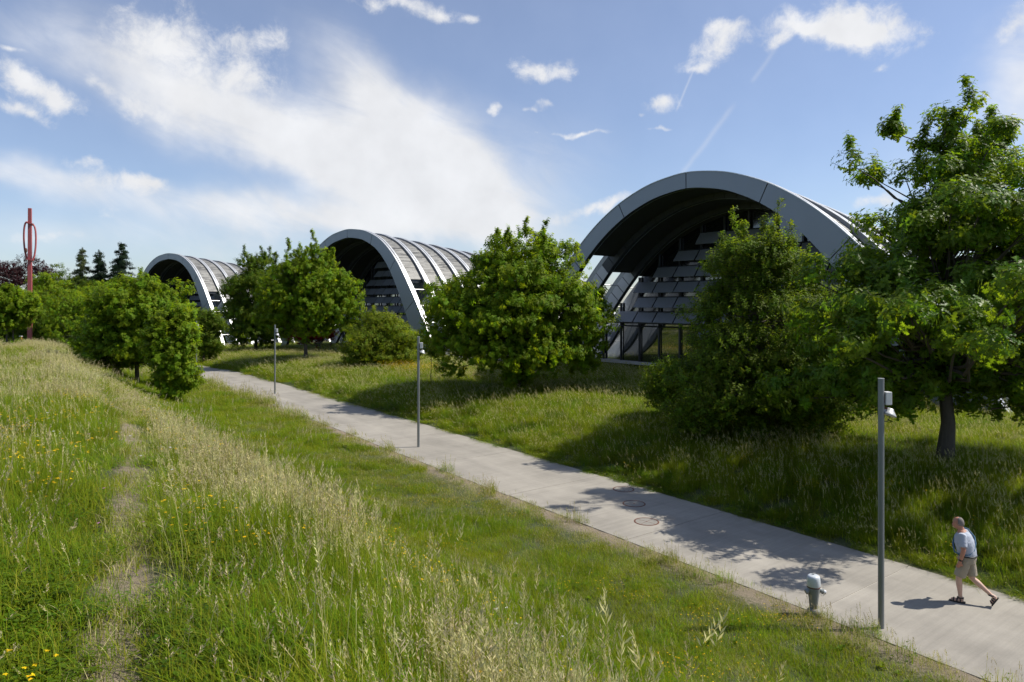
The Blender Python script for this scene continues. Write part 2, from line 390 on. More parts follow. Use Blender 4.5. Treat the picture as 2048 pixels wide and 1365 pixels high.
def roof_mat():
    m_, b = mat('roof_cladding')
    p = b.new('ShaderNodeBsdfPrincipled'); o = b.new('ShaderNodeOutputMaterial')
    tc = b.new('ShaderNodeTexCoord'); uv = tc.outputs['UV']
    sep = b.new('ShaderNodeSeparateXYZ'); b.put(sep.inputs[0], uv)
    row = b.m('FLOOR', b.m('MULTIPLY', sep.outputs[0], 1 / .22))
    cmb = b.new('ShaderNodeCombineXYZ'); b.put(cmb.inputs[0], row); b.put(cmb.inputs[1], b.m('FLOOR', b.m('ADD', b.m('MULTIPLY', sep.outputs[1], .9), b.m('MULTIPLY', row, .37))))
    oi = b.new('ShaderNodeObjectInfo'); b.put(cmb.inputs[2], b.m('MULTIPLY', oi.outputs['Random'], 50))
    wn = b.new('ShaderNodeTexWhiteNoise', noise_dimensions='3D'); b.put(wn.inputs[0], cmb.outputs[0])
    fr = b.m('FRACT', b.m('MULTIPLY', sep.outputs[0], 1 / .22))
    gap = b.ss(fr, .0, .14)
    k = b.m('MULTIPLY', b.m('MULTIPLY_ADD', wn.outputs[0], .9, .5), b.m('MULTIPLY_ADD', gap, .6, .4))
    n = b.noise(uv, 2, 5, .6); k = b.m('MULTIPLY', k, b.m('MULTIPLY_ADD', n, .5, .75))
    h = b.new('ShaderNodeHueSaturation'); h.inputs['Color'].default_value = (.20, .197, .185, 1); b.put(h.inputs['Value'], k)
    b.put(p.inputs['Base Color'], h.outputs[0]); p.inputs['Metallic'].default_value = .2
    b.put(p.inputs['Roughness'], b.m('MULTIPLY_ADD', wn.outputs[0], .25, .42))
    bn = b.new('ShaderNodeBump'); bn.inputs['Strength'].default_value = .7; bn.inputs['Distance'].default_value = .03
    b.put(bn.inputs['Height'], b.m('ADD', gap, wn.outputs[0])); b.put(p.inputs['Normal'], bn.outputs[0])
    b.put(o.inputs[0], p.outputs[0])
roof_mat()
M = MATS

# ------------------------------------------------------------------ the lie of the land: distance s along the path, t to its right
S0 = np.array((7.8, 14.7)); DS = .5
_ss = np.arange(-120, 400, DS)
_ang = np.radians(36.3) + np.radians(np.clip((_ss - 48) * .17, 0, 24))
_du = np.stack([-np.sin(_ang), np.cos(_ang)], 1)
_c = np.zeros_like(_du); i0 = int(np.argmin(abs(_ss)))
_c[i0] = S0
for i in range(i0 + 1, len(_ss)): _c[i] = _c[i - 1] + _du[i - 1] * DS
for i in range(i0 - 1, -1, -1): _c[i] = _c[i + 1] - _du[i] * DS
_dn = np.stack([np.cos(_ang), np.sin(_ang)], 1)
def st_of(xy):
    xy = np.atleast_2d(np.asarray(xy, float)); S = np.empty(len(xy)); T = np.empty(len(xy))
    for a in range(0, len(xy), 4000):
        q = xy[a:a + 4000]; i = ((q[:, None, :] - _c[None]) ** 2).sum(2).argmin(1)
        d = q - _c[i]; S[a:a + 4000] = _ss[i] + (d * _du[i]).sum(1); T[a:a + 4000] = (d * _dn[i]).sum(1)
    return S, T
def xy_of(S, T):
    S = np.atleast_1d(np.asarray(S, float)); T = np.atleast_1d(np.asarray(T, float))
    f = (S - _ss[0]) / DS; i = np.clip(f.astype(int), 0, len(_ss) - 2); w = (f - i)[:, None]
    c = _c[i] * (1 - w) + _c[i + 1] * w
    return c + _dn[i] * T[:, None]
def path_z(S): return np.interp(S, [-120, 0, 30, 60, 100, 140, 400], [.1, 0, -.05, -.25, -1.1, -1.6, -2])
def shift(S): return np.interp(S, [-100, 5, 30, 65, 120], [0, 0, .8, 2.4, 3])
_ft = [-400, -200, -80, -40, -26, -20, -17, -14.5, -13.5, -12.5, -11, -9, -7, -5, -2.4]
_fv = [.05, .1, .25, .5, .76, .95, 1.0, 1.0, .965, .85, .57, .27, .11, .04, 0]
_gt = [2.4, 3.4, 5, 7, 9, 14, 25, 100, 400, 1000]; _gv = [0, .22, .5, .8, 1, 1.05, 1, .9, .5, .2]
def bumps(x, y):
    return (np.sin(x * .9 + 1.3 * np.sin(y * .53)) * np.sin(y * .77 + .6) * .06 + np.sin(x * .31 + y * .23) * .09 + np.sin(x * 2.3 + y * 1.1) * np.sin(y * 2.1 - x * .7) * .03)
def height(xy, dip=True):
    xy = np.atleast_2d(np.asarray(xy, float)); S, T = st_of(xy)
    pz = path_z(S)
    Rr = np.interp(S, [-100, -20, -7, 5, 15, 30, 45, 60, 90, 130, 250], [4.7, 4.45, 4.33, 4.08, 3.6, 2.75, 2.35, 2.1, 1.2, -.4, -2])
    Br = np.interp(S, [-100, 0, 30, 50, 80, 110, 150], [1.2, .88, .72, .45, .1, -1.25, -1.5])
    tl = T - shift(S) * np.clip((-T - 6) / 6, 0, 1)
    f = sum(np.interp(tl + k, _ft, _fv) for k in (-.6, -.3, 0, .3, .6)) / 5
    g = sum(np.interp(T + k, _gt, _gv) for k in (-.5, -.25, 0, .25, .5)) / 5
    z = pz + np.where(T < 0, (Rr - pz) * f, (Br - pz) * g)
    w = np.clip((abs(T) - 2.6) / 3, 0, 1); far = np.clip(1 - np.hypot(xy[:, 0], xy[:, 1]) / 160, 0, 1)
    z = z + bumps(xy[:, 0], xy[:, 1]) * w * far * np.where(T < -8, 1.3, 1)
    if dip: z = np.where(abs(T) < 1.98, pz - .03, np.where(abs(T) < 2.5, pz - .004, z))
    return z
def hz(x, y): return float(height([(x, y)], False)[0])
def ray_ground(px, py, dmax=180):
    d = np.linspace(1.2, dmax, 3000); gx, gz = (px - CX) / F, (HY - py) / F
    h = height(np.stack([gx * d, d], 1), False); k = np.argmax(CZ + gz * d <= h)
    return np.array((gx * d[k], d[k], h[k]))
def at_depth(px, d): return (px - CX) / F * d, d

# the trodden trail on the crest, as (s, t) polyline
_trail_px = [(215, 1364), (238, 1240), (250, 1130), (262, 1000), (268, 900), (258, 860), (240, 820), (215, 785), (195, 765), (160, 738), (140, 715), (126, 698)]
_tp = np.array([ray_ground(*p)[:2] for p in _trail_px])
_tS, _tT = st_of(_tp)
_o = np.argsort(_tS); _tS, _tT = _tS[_o], _tT[_o]
def trail_dist(S, T):
    k = (_tT[1] - _tT[0]) / max(_tS[1] - _tS[0], .3); tt = np.interp(S, _tS, _tT)
    tt = np.where(S < _tS[0], _tT[0], tt)
    return np.where(S > _tS[-1] + 12, 9., abs(T - tt))

def build_ground():
    def axis(lo, hi, f0, f1, step):
        a = list(np.arange(f0, f1 + 1e-6, step)); d = step
        while a[-1] < hi: d *= 1.22; a.append(a[-1] + d)
        d = step
        while a[0] > lo: d *= 1.22; a.insert(0, a[0] - d)
        return np.array(a)
    X = axis(-2500, 2500, -42, 26, .45); Y = axis(-250, 4000, -2, 66, .45)
    X = np.unique(np.round(np.r_[X[(X < -13) | (X > 0)], np.arange(-13, 0, .2)], 3)); Y = np.unique(np.round(np.r_[Y[(Y < 1) | (Y > 18)], np.arange(1, 18.01, .2)], 3))
    gx, gy = np.meshgrid(X, Y); xy = np.stack([gx.ravel(), gy.ravel()], 1)
    z = height(xy); S, T = st_of(xy)
    td = trail_dist(S, T); z -= .05 * np.exp(-(td / .25) ** 2)
    n, m_ = len(X), len(Y); v = np.column_stack([xy, z])
    i = np.arange(n * m_).reshape(m_, n)
    f = np.stack([i[:-1, :-1], i[:-1, 1:], i[1:, 1:], i[1:, :-1]], -1).reshape(-1, 4)
    me = bpy.data.meshes.new('ground'); me.from_pydata(v.tolist(), [], f.tolist())
    me.polygons.foreach_set('use_smooth', [True] * len(me.polygons)); me.materials.append(M['soil_and_turf'])
    dry = np.clip(np.exp(-(td / .22) ** 2) * .9, 0, 1)
    e = abs(T) - 2.0
    dry = np.maximum(dry, np.where(T < 0, np.interp(e, [0, .6, 1.3, 2.5], [.85, .55, .2, .0]), np.interp(e, [0, .25, .6], [.5, .3, 0])))
    a = me.attributes.new('dry', 'FLOAT', 'POINT'); a.data.foreach_set('value', dry)
    tag(link('ground', me), 'grassy embankment and meadow ground on both sides of the path', kind='structure')
build_ground()

def build_path():
    base = MB(); uv = []
    S = np.arange(-22, 190, 1.0); W = 1.9
    for s_ in S:
        for t_ in (-W, W):
            p = xy_of(s_, t_)[0]; base.v.append((p[0], p[1], float(path_z(s_)) - .012)); uv.append((s_, t_))
    base.f = [(2 * i, 2 * i + 1, 2 * i + 3, 2 * i + 2) for i in range(len(S) - 1)]; base.mi = [0] * len(base.f)
    po = base.build('path', M['joint_sealant']); tag(po, 'pale concrete footpath running past the arched halls', kind='structure')
    L = 5.2; k = 0; s_ = -20.6
    while s_ < 185:
        e = s_ + L - .022; mb = MB(); uv = []
        rows = np.linspace(s_, e, 6)
        wob = .03 * math.sin(k * 1.7)
        for r_ in rows:
            for t_ in (-2.06 + wob, 0, 2.06 + wob * .5):
                for dz in (0, -.10):
                    p = xy_of(r_, t_)[0]; mb.v.append((p[0], p[1], float(path_z(r_)) + dz)); uv.append((r_, t_))
        def I(i, j, d): return i * 6 + j * 2 + d
        for i in range(5):
            for j in range(2): mb.f.append((I(i, j, 0), I(i, j + 1, 0), I(i + 1, j + 1, 0), I(i + 1, j, 0)))
            mb.f.append((I(i, 0, 0), I(i + 1, 0, 0), I(i + 1, 0, 1), I(i, 0, 1)))
            mb.f.append((I(i, 2, 0), I(i, 2, 1), I(i + 1, 2, 1), I(i + 1, 2, 0)))
        for i in (0, 5):
            for j in range(2): mb.f.append((I(i, j, 0), I(i, j, 1), I(i, j + 1, 1), I(i, j + 1, 0)))
        mb.mi = [0] * len(mb.f); mb.uv = uv
        mb.build('slab', M['path_concrete'], po); s_ += L; k += 1
build_path()

# ------------------------------------------------------------------ the three arched halls
SP = 2.6                                             # spacing of the ribs
HALLS = [
    dict(P=(12.39, 42.7), a=40, q0=1.8, za=14.56, zv=1.1, zvl=1.1, zvr=-3, zg=1.15, fall=.38, nr=11, sp=3.15, send=9.6, tab=[(0, 0), (3, .42), (5.6, 1.4), (7.7, 2.65), (9.2, 3.85), (10.6, 5.2), (12, 6.75), (14, 9.15), (16, 11.7), (17, 13)],
         left=25.5, right=24., label='wave-shaped steel hall partly hidden by the tall oak and the field maple', lou0=1, bars=True),
    dict(P=(-18.97, 83.), a=43, q0=2.1, za=15.2, zv=.7, zvl=-4, zvr=.7, zg=.25, fall=.30, nr=14, sp=2.6, send=12.6, tab=[(0, 0), (4, .45), (7.1, 1.5), (8.8, 2.55), (10.4, 3.8), (11.8, 5.3), (13.1, 6.9), (14.3, 8.5), (15.4, 10), (17.2, 12.7), (18, 14)],
         left=27, right=25., label='middle wave-shaped steel hall behind the low yellow-green shrub', lou0=0, bars=True),
    dict(P=(-60.6, 122.), a=51, q0=2.0, za=15.0, zv=-1.3, zvl=-5, zvr=-5, zg=-1.6, fall=.30, nr=12, sp=2.6, send=13.6, tab=[(0, 0), (4, .38), (6.5, 1.15), (9.1, 2.5), (11.3, 4.4), (13.1, 6.4), (14.9, 8.8), (16.6, 11.4), (18.4, 14.4), (19.9, 17)],
         left=30, right=27., label='wave-shaped steel hall with a railed terrace at the foot of its arch', lou0=0, bars=True)]

def hall_curve(h):
    """outer line of the front rib as (q, z), from the far-left valley to the near-right one, evenly spaced"""
    ts = np.array(h['tab'], float); s = np.linspace(0, ts[-1, 0], 400)
    d = np.interp(s, ts[:, 0], ts[:, 1])
    for _ in range(60): d[1:-1] = (d[:-2] + 2 * d[1:-1] + d[2:]) / 4
    for _ in range(600): d[1:-1] = (d[:-2] + 2 * d[1:-1] + d[2:]) / 4; d[0] = d[1]
    d -= d[0]
    ex = np.arange(1, 120) * (s[1] - s[0]); sl = (d[-1] - d[-8]) / (s[-1] - s[-8]); d = np.r_[d, d[-1] + ex * sl]; s = np.r_[s, s[-1] + ex]
    z = h['za'] - d
    half = {}
    for side, end in ((1, h['left']), (-1, h['right'])):
        zv = h['zvl'] if side == 1 else h['zvr']
        lim = zv + 2.6; k = int(np.argmax(z < lim)) or len(z) - 1
        th = math.atan2(z[k - 4] - z[k], s[k] - s[k - 4]); hgt = z[k] - zv; Rr = hgt / (1 - math.cos(th))
        pts = [(a_, b_) for a_, b_ in zip(s[:k], z[:k])]
        sx = s[k] + Rr * math.sin(th)
        for j in range(0, 21):
            t = th * (1 - j / 20); pts.append((sx - Rr * math.sin(t), zv + Rr * (1 - math.cos(t))))
        pts.append((max(end, sx + .5), zv))
        half[side] = np.array(pts)
    full = np.vstack([half[1][::-1] * (1, 1), (half[-1] * (-1, 1))[1:]])
    L = np.r_[0, np.cumsum(np.hypot(*np.diff(full, axis=0).T))]
    n = int(L[-1] / .45); l = np.linspace(0, L[-1], n)
    return np.stack([np.interp(l, L, full[:, 0]), np.interp(l, L, full[:, 1])], 1), l

def offset(C, d):
    t = np.gradient(C, axis=0); t /= np.linalg.norm(t, axis=1)[:, None]
    nrm = np.stack([t[:, 1], -t[:, 0]], 1); nrm *= np.sign(nrm[:, 1:2] + 1e-9)
    return C - nrm * (d if np.isscalar(d) else d[:, None])

def strip(C0, C1, x0, x1, i0, i1, mb, mi=0):
    """closed box bar between lines C0 (outer) and C1 (inner), x0..x1 deep, over samples i0..i1"""
    v = []
    for i in range(i0, i1 + 1):
        v += [(x0, *C0[i]), (x1, *C0[i]), (x1, *C1[i]), (x0, *C1[i])]
    f = []
    for i in range(i1 - i0):
        for k in range(4):
            k2 = (k + 1) % 4; f.append((i * 4 + k, i * 4 + k2, i * 4 + 4 + k2, i * 4 + 4 + k))
    e = (i1 - i0) * 4; f += [(3, 2, 1, 0), (e, e + 1, e + 2, e + 3)]
    return mb.add(v, f, mi)

def build_hall(hi, h):
    SP = h['sp']
    a = R(h['a']); u = np.array((-math.sin(a), math.cos(a)))
    P = np.array(h['P']) + u * h['q0']
    root = empty('arched_hall', (P[0], P[1], 0), a); tag(root, h['label'], 'building', 'three arched halls beside the path')
    C, l = hall_curve(h); zb = h['zv']
    s = abs(C[:, 0])
    dep = 1.0 + np.where(C[:, 0] > 0, .0022, .0062) * np.clip(s, 0, 16.5) ** 2 * np.clip((C[:, 1] - zb + 1.2) / 3.5, .35, 1)
    def scaled(k):
        A = C.copy(); f = (h['za'] - h['fall'] * k - zb) / (h['za'] - zb); A[:, 1] = zb + (A[:, 1] - zb) * f; return A
    near = hi == 0
    for k in range(h['nr']):
        A = scaled(k); x = k * SP
        core_o = offset(A, .03); core_i = offset(A, dep - .03)
        mb = MB(); strip(core_o, core_i, x + .03, x + .42, 0, len(A) - 1, mb)
        rib = mb.build('rib', M['rib_core'], root)
        # the cladding stands 3 cm proud of the dark core, in panels with open joints
        plen = 5.8 if k == 0 else .9
        step = max(1, int(round(plen / .45)))
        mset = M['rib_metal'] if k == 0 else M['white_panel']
        O = offset(A, .0); I_ = offset(A, dep)
        joined = MB(); i = 0; cnt = 0
        mid = int(np.argmin(abs(A[:, 0]))); i = (mid % step) - step
        while i < len(A) - 1:
            a0, a1 = max(i, 0), min(i + step, len(A) - 1)
            if a1 > a0:
                g = .07
                def seg(line, g=g):
                    q = line[a0:a1 + 1].copy(); t0 = q[1] - q[0]; q[0] = q[0] + t0 / np.linalg.norm(t0) * g; return q
                o_, i_ = seg(O), seg(I_)
                tgt = MB() if (k == 0 or (near and k < 4)) else joined
                under = k > 0 and abs(A[a0:a1 + 1, 0]).min() < h['send'] + .6  # panels below the roof take the dark copy: shade painted as colour
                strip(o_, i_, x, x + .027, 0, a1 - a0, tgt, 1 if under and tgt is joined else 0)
                if k == 0 or (near and k < 4): tgt.build('cladding_panel', M['rib_shaded'] if under else mset, rib)
            i += step
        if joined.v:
            o = joined.build('cladding', [mset, M['rib_shaded']], rib); o['kind'] = 'stuff'
        # back face and underside skin, top flange
        mb = MB(); strip(O, I_, x + .423, x + .45, 0, len(A) - 1, mb); mb.build('rear_cladding', M['rib_metal'], rib)
        mb = MB(); strip(offset(A, -.05), offset(A, -.004), x - .04, x + .17, 0, len(A) - 1, mb)
        strip(offset(A, -.05), offset(A, -.004), x + .28, x + .49, 0, len(A) - 1, mb); mb.build('flange', M['rib_top'], rib)
        if k:
            mb = MB(); strip(offset(A, -.002), offset(A, .31), x - .012, x + .462, 0, len(A) - 1, mb); mb.build('upstand', M['upstand_metal'], rib)
    # roof bays
    for k in range(h['nr'] - 1):
        A = (scaled(k) + scaled(k + 1)) / 2; x0, x1 = k * SP + .47, (k + 1) * SP - .02
        send = h['send'] + (0 if k == 0 else .9 if k < 3 else 4.5)
        ii = np.where(abs(A[:, 0]) <= send)[0]; i0, i1 = ii[0], ii[-1]
        top, und = offset(A, .30), offset(A, .36); sof0, sof1 = offset(A, .78), offset(A, .82)
        st = 4; i = i0; bay = None
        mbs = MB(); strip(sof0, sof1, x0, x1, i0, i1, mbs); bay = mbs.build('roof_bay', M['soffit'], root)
        while i < i1:
            j = min(i + st, i1)
            o_ = top[i:j + 1].copy(); n_ = und[i:j + 1].copy(); t0 = (o_[1] - o_[0]); t0 = t0 / np.linalg.norm(t0) * .03
            o_[0] += t0; n_[0] += t0
            dz = .02 * ((i // st) % 2)
            mb = MB(); strip(o_ + (0, dz), n_ + (0, dz), x0 + .02, x1 - .02, 0, j - i, mb)
            mb.uv = [((l[i + v // 4]), vv[0]) for v, vv in enumerate(mb.v)]
            mb.build('roof_panel', M['roof_cladding'], bay); i = j
        for q in (i0, i1):                            # closing beam at the eaves
            mb = MB(); c = offset(A, .55)[q]; mb.box((x0 / 2 + x1 / 2, c[0], c[1]), (x1 - x0, .12, .46)); mb.build('eaves_beam', M['dark_steel'], bay)
        if k < 4:                                    # tie rods under the eaves, between the legs
            mb_l = [q for q in range(len(A)) if abs(A[q, 0]) > send + .6 and A[q, 1] > zb + .5]
            last = None
            for q in mb_l:
                key = A[q]
                if last is not None and np.linalg.norm(key - last) < 1.9: continue
                last = key; c = offset(A, .5)[q]; t = MB(); t.tube([(x0 - .06, c[0], c[1]), (x1 + .06, c[0], c[1])], .045, 6); t.build('tie_rod', M['rod'], bay)
    # glazed front, three bays back
    kf = 2 if near else 3; xf = kf * SP + (1.3 if near else .6)
    A = offset(scaled(kf), .9); inner = A[(A[:, 1] > h['zg'] + .1)]
    mb = MB(); v = [(xf + .12, p[0], p[1]) for p in inner] + [(xf + .12, p[0], h['zg'] - .4) for p in inner]; n = len(inner)
    mb.add(v, [(i, i + 1, n + i + 1, n + i) for i in range(n - 1)])
    front = mb.build('glazed_front', M['curtain_glass'], root)
    qs = np.arange(-16, 16.1, 2.0)
    def topz(q): return float(np.interp(q, inner[::-1, 0], inner[::-1, 1]))
    for q in qs:
        tz = topz(q)
        if tz - h['zg'] < 1.5: continue
        b_ = MB(); b_.box((xf - .06, q, (h['zg'] + tz) / 2), (.16, .13, tz - h['zg'])); b_.build('mullion', M['dark_steel'], front)
    bz = h['zg'] + 3.3
    for q in qs[:-1] + 1.0:
        if min(topz(q - 1), topz(q + 1)) < bz: continue
        b_ = MB(); b_.box((xf + .06, q, (h['zg'] + .12 + bz) / 2), (.03, 1.84, bz - h['zg'] - .12)); b_.build('glass_pane', M['pane_glass'], front)
    b_ = MB(); b_.box((xf - .02, 0, h['zg'] + .0), (.5, 31, .24)); b_.build('sill', M['terrace'], front)
    b_ = MB(); b_.box((xf - .05, 0, bz + .06), (.2, 30, .16)); b_.build('transom', M['dark_steel'], front)
    lm = MB(); lm.box((0, 0, 0), (.035, 1.88, 1.12)); lme = lm.mesh('louvre', M['louvre'])
    r = -1 if h['lou0'] else 0
    while True:
        z = bz + .55 + r * 1.2
        if z > h['za'] - 3.2: break
        for q in qs[:-1] + 1.0:
            if min(topz(q - 1), topz(q + 1)) < z + .75: continue
            if r == -1 and not (-5 < q < 4): continue
            if r >= 5 and q < -1 and near: continue
            if not near and abs(q) > 14.5 - r * 1.75 + 1: continue
            o = link('louvre', lme, front); o.location = (xf - .62, q, z); o.rotation_euler = (0, R(40 + RNG.uniform(-1.5, 1.5)), 0)
        rail = [q for q in qs if topz(q) > z + 1.3]
        if rail:
            b_ = MB(); b_.tube([(xf - .3, rail[0], z + .42), (xf - .3, rail[-1], z + .42)], .05, 6); b_.build('louvre_rail', M['dark_steel'], front)
        r += 1
    return root
for hi, h in enumerate(HALLS): build_hall(hi, h)

def hall_pt(hi, x, q, z=0):
    h = HALLS[hi]; a = R(h['a']); u = np.array((-math.sin(a), math.cos(a))); n = np.array((math.cos(a), math.sin(a)))
    p = np.array(h['P']) + u * (h['q0'] + q) + n * x; return (p[0], p[1], z)
# terrace beside the farthest hall's leg
def terrace():
    h = HALLS[2]; t = empty('terrace', hall_pt(2, 3, -21.6, -1.75), R(h['a'])); tag(t, 'white terrace slab with glass railing at the foot of a steel arch', 'terrace')
    mb = MB(); mb.box((0, 0, .1), (13, 6, .22)); mb.build('slab', M['terrace'], t)
    mb = MB(); mb.box((0, 2.7, 1.12), (12.5, .06, .06)); mb.build('handrail', M['rod'], t)
    for i in range(6):
        mb = MB(); mb.box((-5.2 + i * 2.08, 2.7, .65), (1.95, .02, .8)); mb.build('glass_panel', M['curtain_glass'], t)
    for i in range(7):
        mb = MB(); mb.box((-6.24 + i * 2.08, 2.7, .66), (.05, .05, .9)); mb.build('post', M['rod'], t)
terrace()

# ------------------------------------------------------------------ scattering: a cloud of points carrying small plants or sprigs
def euler_from(d, spin):
    """rotations that turn +Z to direction d, with a spin about it"""
    d = d / np.linalg.norm(d, axis=1)[:, None]
    ref = np.where(abs(d[:, 2:3]) < .95, np.array([[0, 0, 1.]]), np.array([[1., 0, 0]]))
    a = np.cross(ref, d); a /= np.linalg.norm(a, axis=1)[:, None]; c = np.cross(d, a)
    cs, sn = np.cos(spin)[:, None], np.sin(spin)[:, None]
    x = a * cs + c * sn; y = np.cross(d, x)
    ry = np.arcsin(np.clip(-x[:, 2], -1, 1)); rx = np.arctan2(y[:, 2], d[:, 2]); rz = np.arctan2(x[:, 1], x[:, 0])
    return np.stack([rx, ry, rz], 1)
_groups = {}
def scatter_group(protos):
    key = tuple(p.name for p in protos)
    if key in _groups: return _groups[key]
    g = bpy.data.node_groups.new('scatter', 'GeometryNodeTree')
    g.interface.new_socket('Geometry', in_out='INPUT', socket_type='NodeSocketGeometry'); g.interface.new_socket('Geometry', in_out='OUTPUT', socket_type='NodeSocketGeometry')
    N, L = g.nodes, g.links
    gi, go = N.new('NodeGroupInput'), N.new('NodeGroupOutput')
    j = N.new('GeometryNodeJoinGeometry')
    for p in reversed(protos):
        oi = N.new('GeometryNodeObjectInfo'); oi.inputs['Object'].default_value = p; oi.inputs['As Instance'].default_value = True
        L.new(oi.outputs['Geometry'], j.inputs[0])
    ip = N.new('GeometryNodeInstanceOnPoints'); L.new(gi.outputs[0], ip.inputs['Points']); L.new(j.outputs[0], ip.inputs['Instance'])
    ip.inputs['Pick Instance'].default_value = True
    def attr(nm, t):
        n = N.new('GeometryNodeInputNamedAttribute'); n.data_type = t; n.inputs['Name'].default_value = nm; return n.outputs['Attribute']
    L.new(attr('idx', 'INT'), ip.inputs['Instance Index']); L.new(attr('rot', 'FLOAT_VECTOR'), ip.inputs['Rotation']); L.new(attr('scl', 'FLOAT_VECTOR'), ip.inputs['Scale'])
    L.new(ip.outputs[0], go.inputs[0]); _groups[key] = g
    return g
def scatter(name, pts, rot, scl, idx, protos, parent=None):
    pts = np.asarray(pts, float); me = bpy.data.meshes.new(name); me.vertices.add(len(pts)); me.vertices.foreach_set('co', pts.ravel())
    scl = np.asarray(scl, float)
    if scl.ndim == 1: scl = np.repeat(scl[:, None], 3, 1)
    for nm, t, dat, key in (('rot', 'FLOAT_VECTOR', rot, 'vector'), ('scl', 'FLOAT_VECTOR', scl, 'vector'), ('idx', 'INT', idx, 'value')):
        a = me.attributes.new(nm, t, 'POINT'); a.data.foreach_set(key, np.ascontiguousarray(dat, dtype=np.int32 if t == 'INT' else np.float32).ravel())
    o = link(name, me, parent)
    m_ = o.modifiers.new('scatter', 'NODES'); m_.node_group = scatter_group(protos)
    return o
def proto(name, mb, mats):
    return bpy.data.objects.new(name, mb.mesh(name, mats))

# leaves and sprigs ------------------------------------------------
def leaf_shape(kind):
    if kind == 'oak': return [(0, 0), (.10, .05), (.06, .22), (.30, .30), (.10, .42), (.36, .60), (.10, .66), (.22, .86), (0, 1)]
    if kind == 'maple': return [(0, 0), (.34, .12), (.22, .34), (.50, .58), (.18, .62), (0, 1)]
    if kind == 'long': return [(0, 0), (.16, .35), (.12, .72), (0, 1)]
    return [(0, 0), (.30, .35), (.24, .70), (0, 1)]
def add_leaf(mb, base, d, up, size, kind, mi=0, fold=.25):
    d = Vector(d).normalized(); up = Vector(up); sd_ = d.cross(up)
    if sd_.length < 1e-4: sd_ = d.orthogonal()
    sd_.normalize(); nn = sd_.cross(d)
    sh = leaf_shape(kind); base = Vector(base); mid = []; L = []; Rr = []
    def pt(x, y): return base + d * (y * size) + sd_ * (x * size) + nn * (abs(x) * size * fold - y * y * size * .22)
    vs = [pt(0, y) for x, y in sh] + [pt(x, y) for x, y in sh[1:-1]] + [pt(-x, y) for x, y in sh[1:-1]]
    n = len(sh); k = n - 2; fs = []
    fs.append((0, n, 1)); fs.append((0, 1, n + k))
    for i in range(1, n - 2):
        fs.append((i, n + i - 1, n + i, i + 1)); fs.append((i, i + 1, n + k + i, n + k + i - 1))
    fs.append((n - 2, n + k - 1, n - 1)); fs.append((n - 2, n - 1, n + 2 * k - 1))
    mb.add(vs, fs, mi)
def sprig(name, kind, mat_, n, size, length, droop=.3, seed=1, spread=1.0):
    r = random.Random(seed); mb = MB()
    mb.tube([(0, 0, 0), (0, 0, length * .5), (0, 0, length)], [.006, .005, .002], 3, 1, False)
    for i in range(n):
        t = (i + .6) / n; az = i * 2.4 + r.uniform(-.4, .4); el = r.uniform(-.25, .75) * (1 - t * .4) + t * .5
        d = Vector((math.cos(az) * spread, math.sin(az) * spread, math.sin(el) - droop)); z = length * t
        add_leaf(mb, (0, 0, z), d, (0, 0, 1), size * r.uniform(.75, 1.2), kind)
    return proto(name, mb, [mat_, M['bark']])
SPR = {
    'maple': [sprig('maple_sprig', 'maple', M['maple_leaf'], 9, .17, .34, .25, 1 + i) for i in range(3)],
    'oak': [sprig('oak_sprig', 'oak', M['oak_leaf'], 9, .18, .30, .5, 11 + i) for i in range(3)],
    'field': [sprig('field_sprig', 'oval', M['field_leaf'], 10, .11, .34, .1, 21 + i, .8) for i in range(3)],
    'shrub': [sprig('shrub_sprig', 'oval', M['shrub_leaf'], 9, .15, .45, .2, 31 + i) for i in range(3)],
    'bright': [sprig('bright_sprig', 'maple', M['bright_leaf'], 9, .22, .45, .3, 41 + i) for i in range(2)],
    'copper': [sprig('copper_sprig', 'oval', M['copper_leaf'], 9, .30, .6, .3, 51 + i) for i in range(2)],
    'dark': [sprig('dark_sprig', 'oval', M['dark_leaf'], 9, .26, .55, .3, 61 + i) for i in range(2)],
    'red': [sprig('red_sprig', 'maple', M['red_leaf'], 8, .16, .35, .3, 71)],
    'conifer': [sprig('conifer_sprig', 'long', M['conifer_leaf'], 14, .42, .8, .45, 81 + i) for i in range(2)],
    'larch': [sprig('larch_sprig', 'long', M['larch_leaf'], 10, .38, .7, .35, 91 + i) for i in range(2)]}

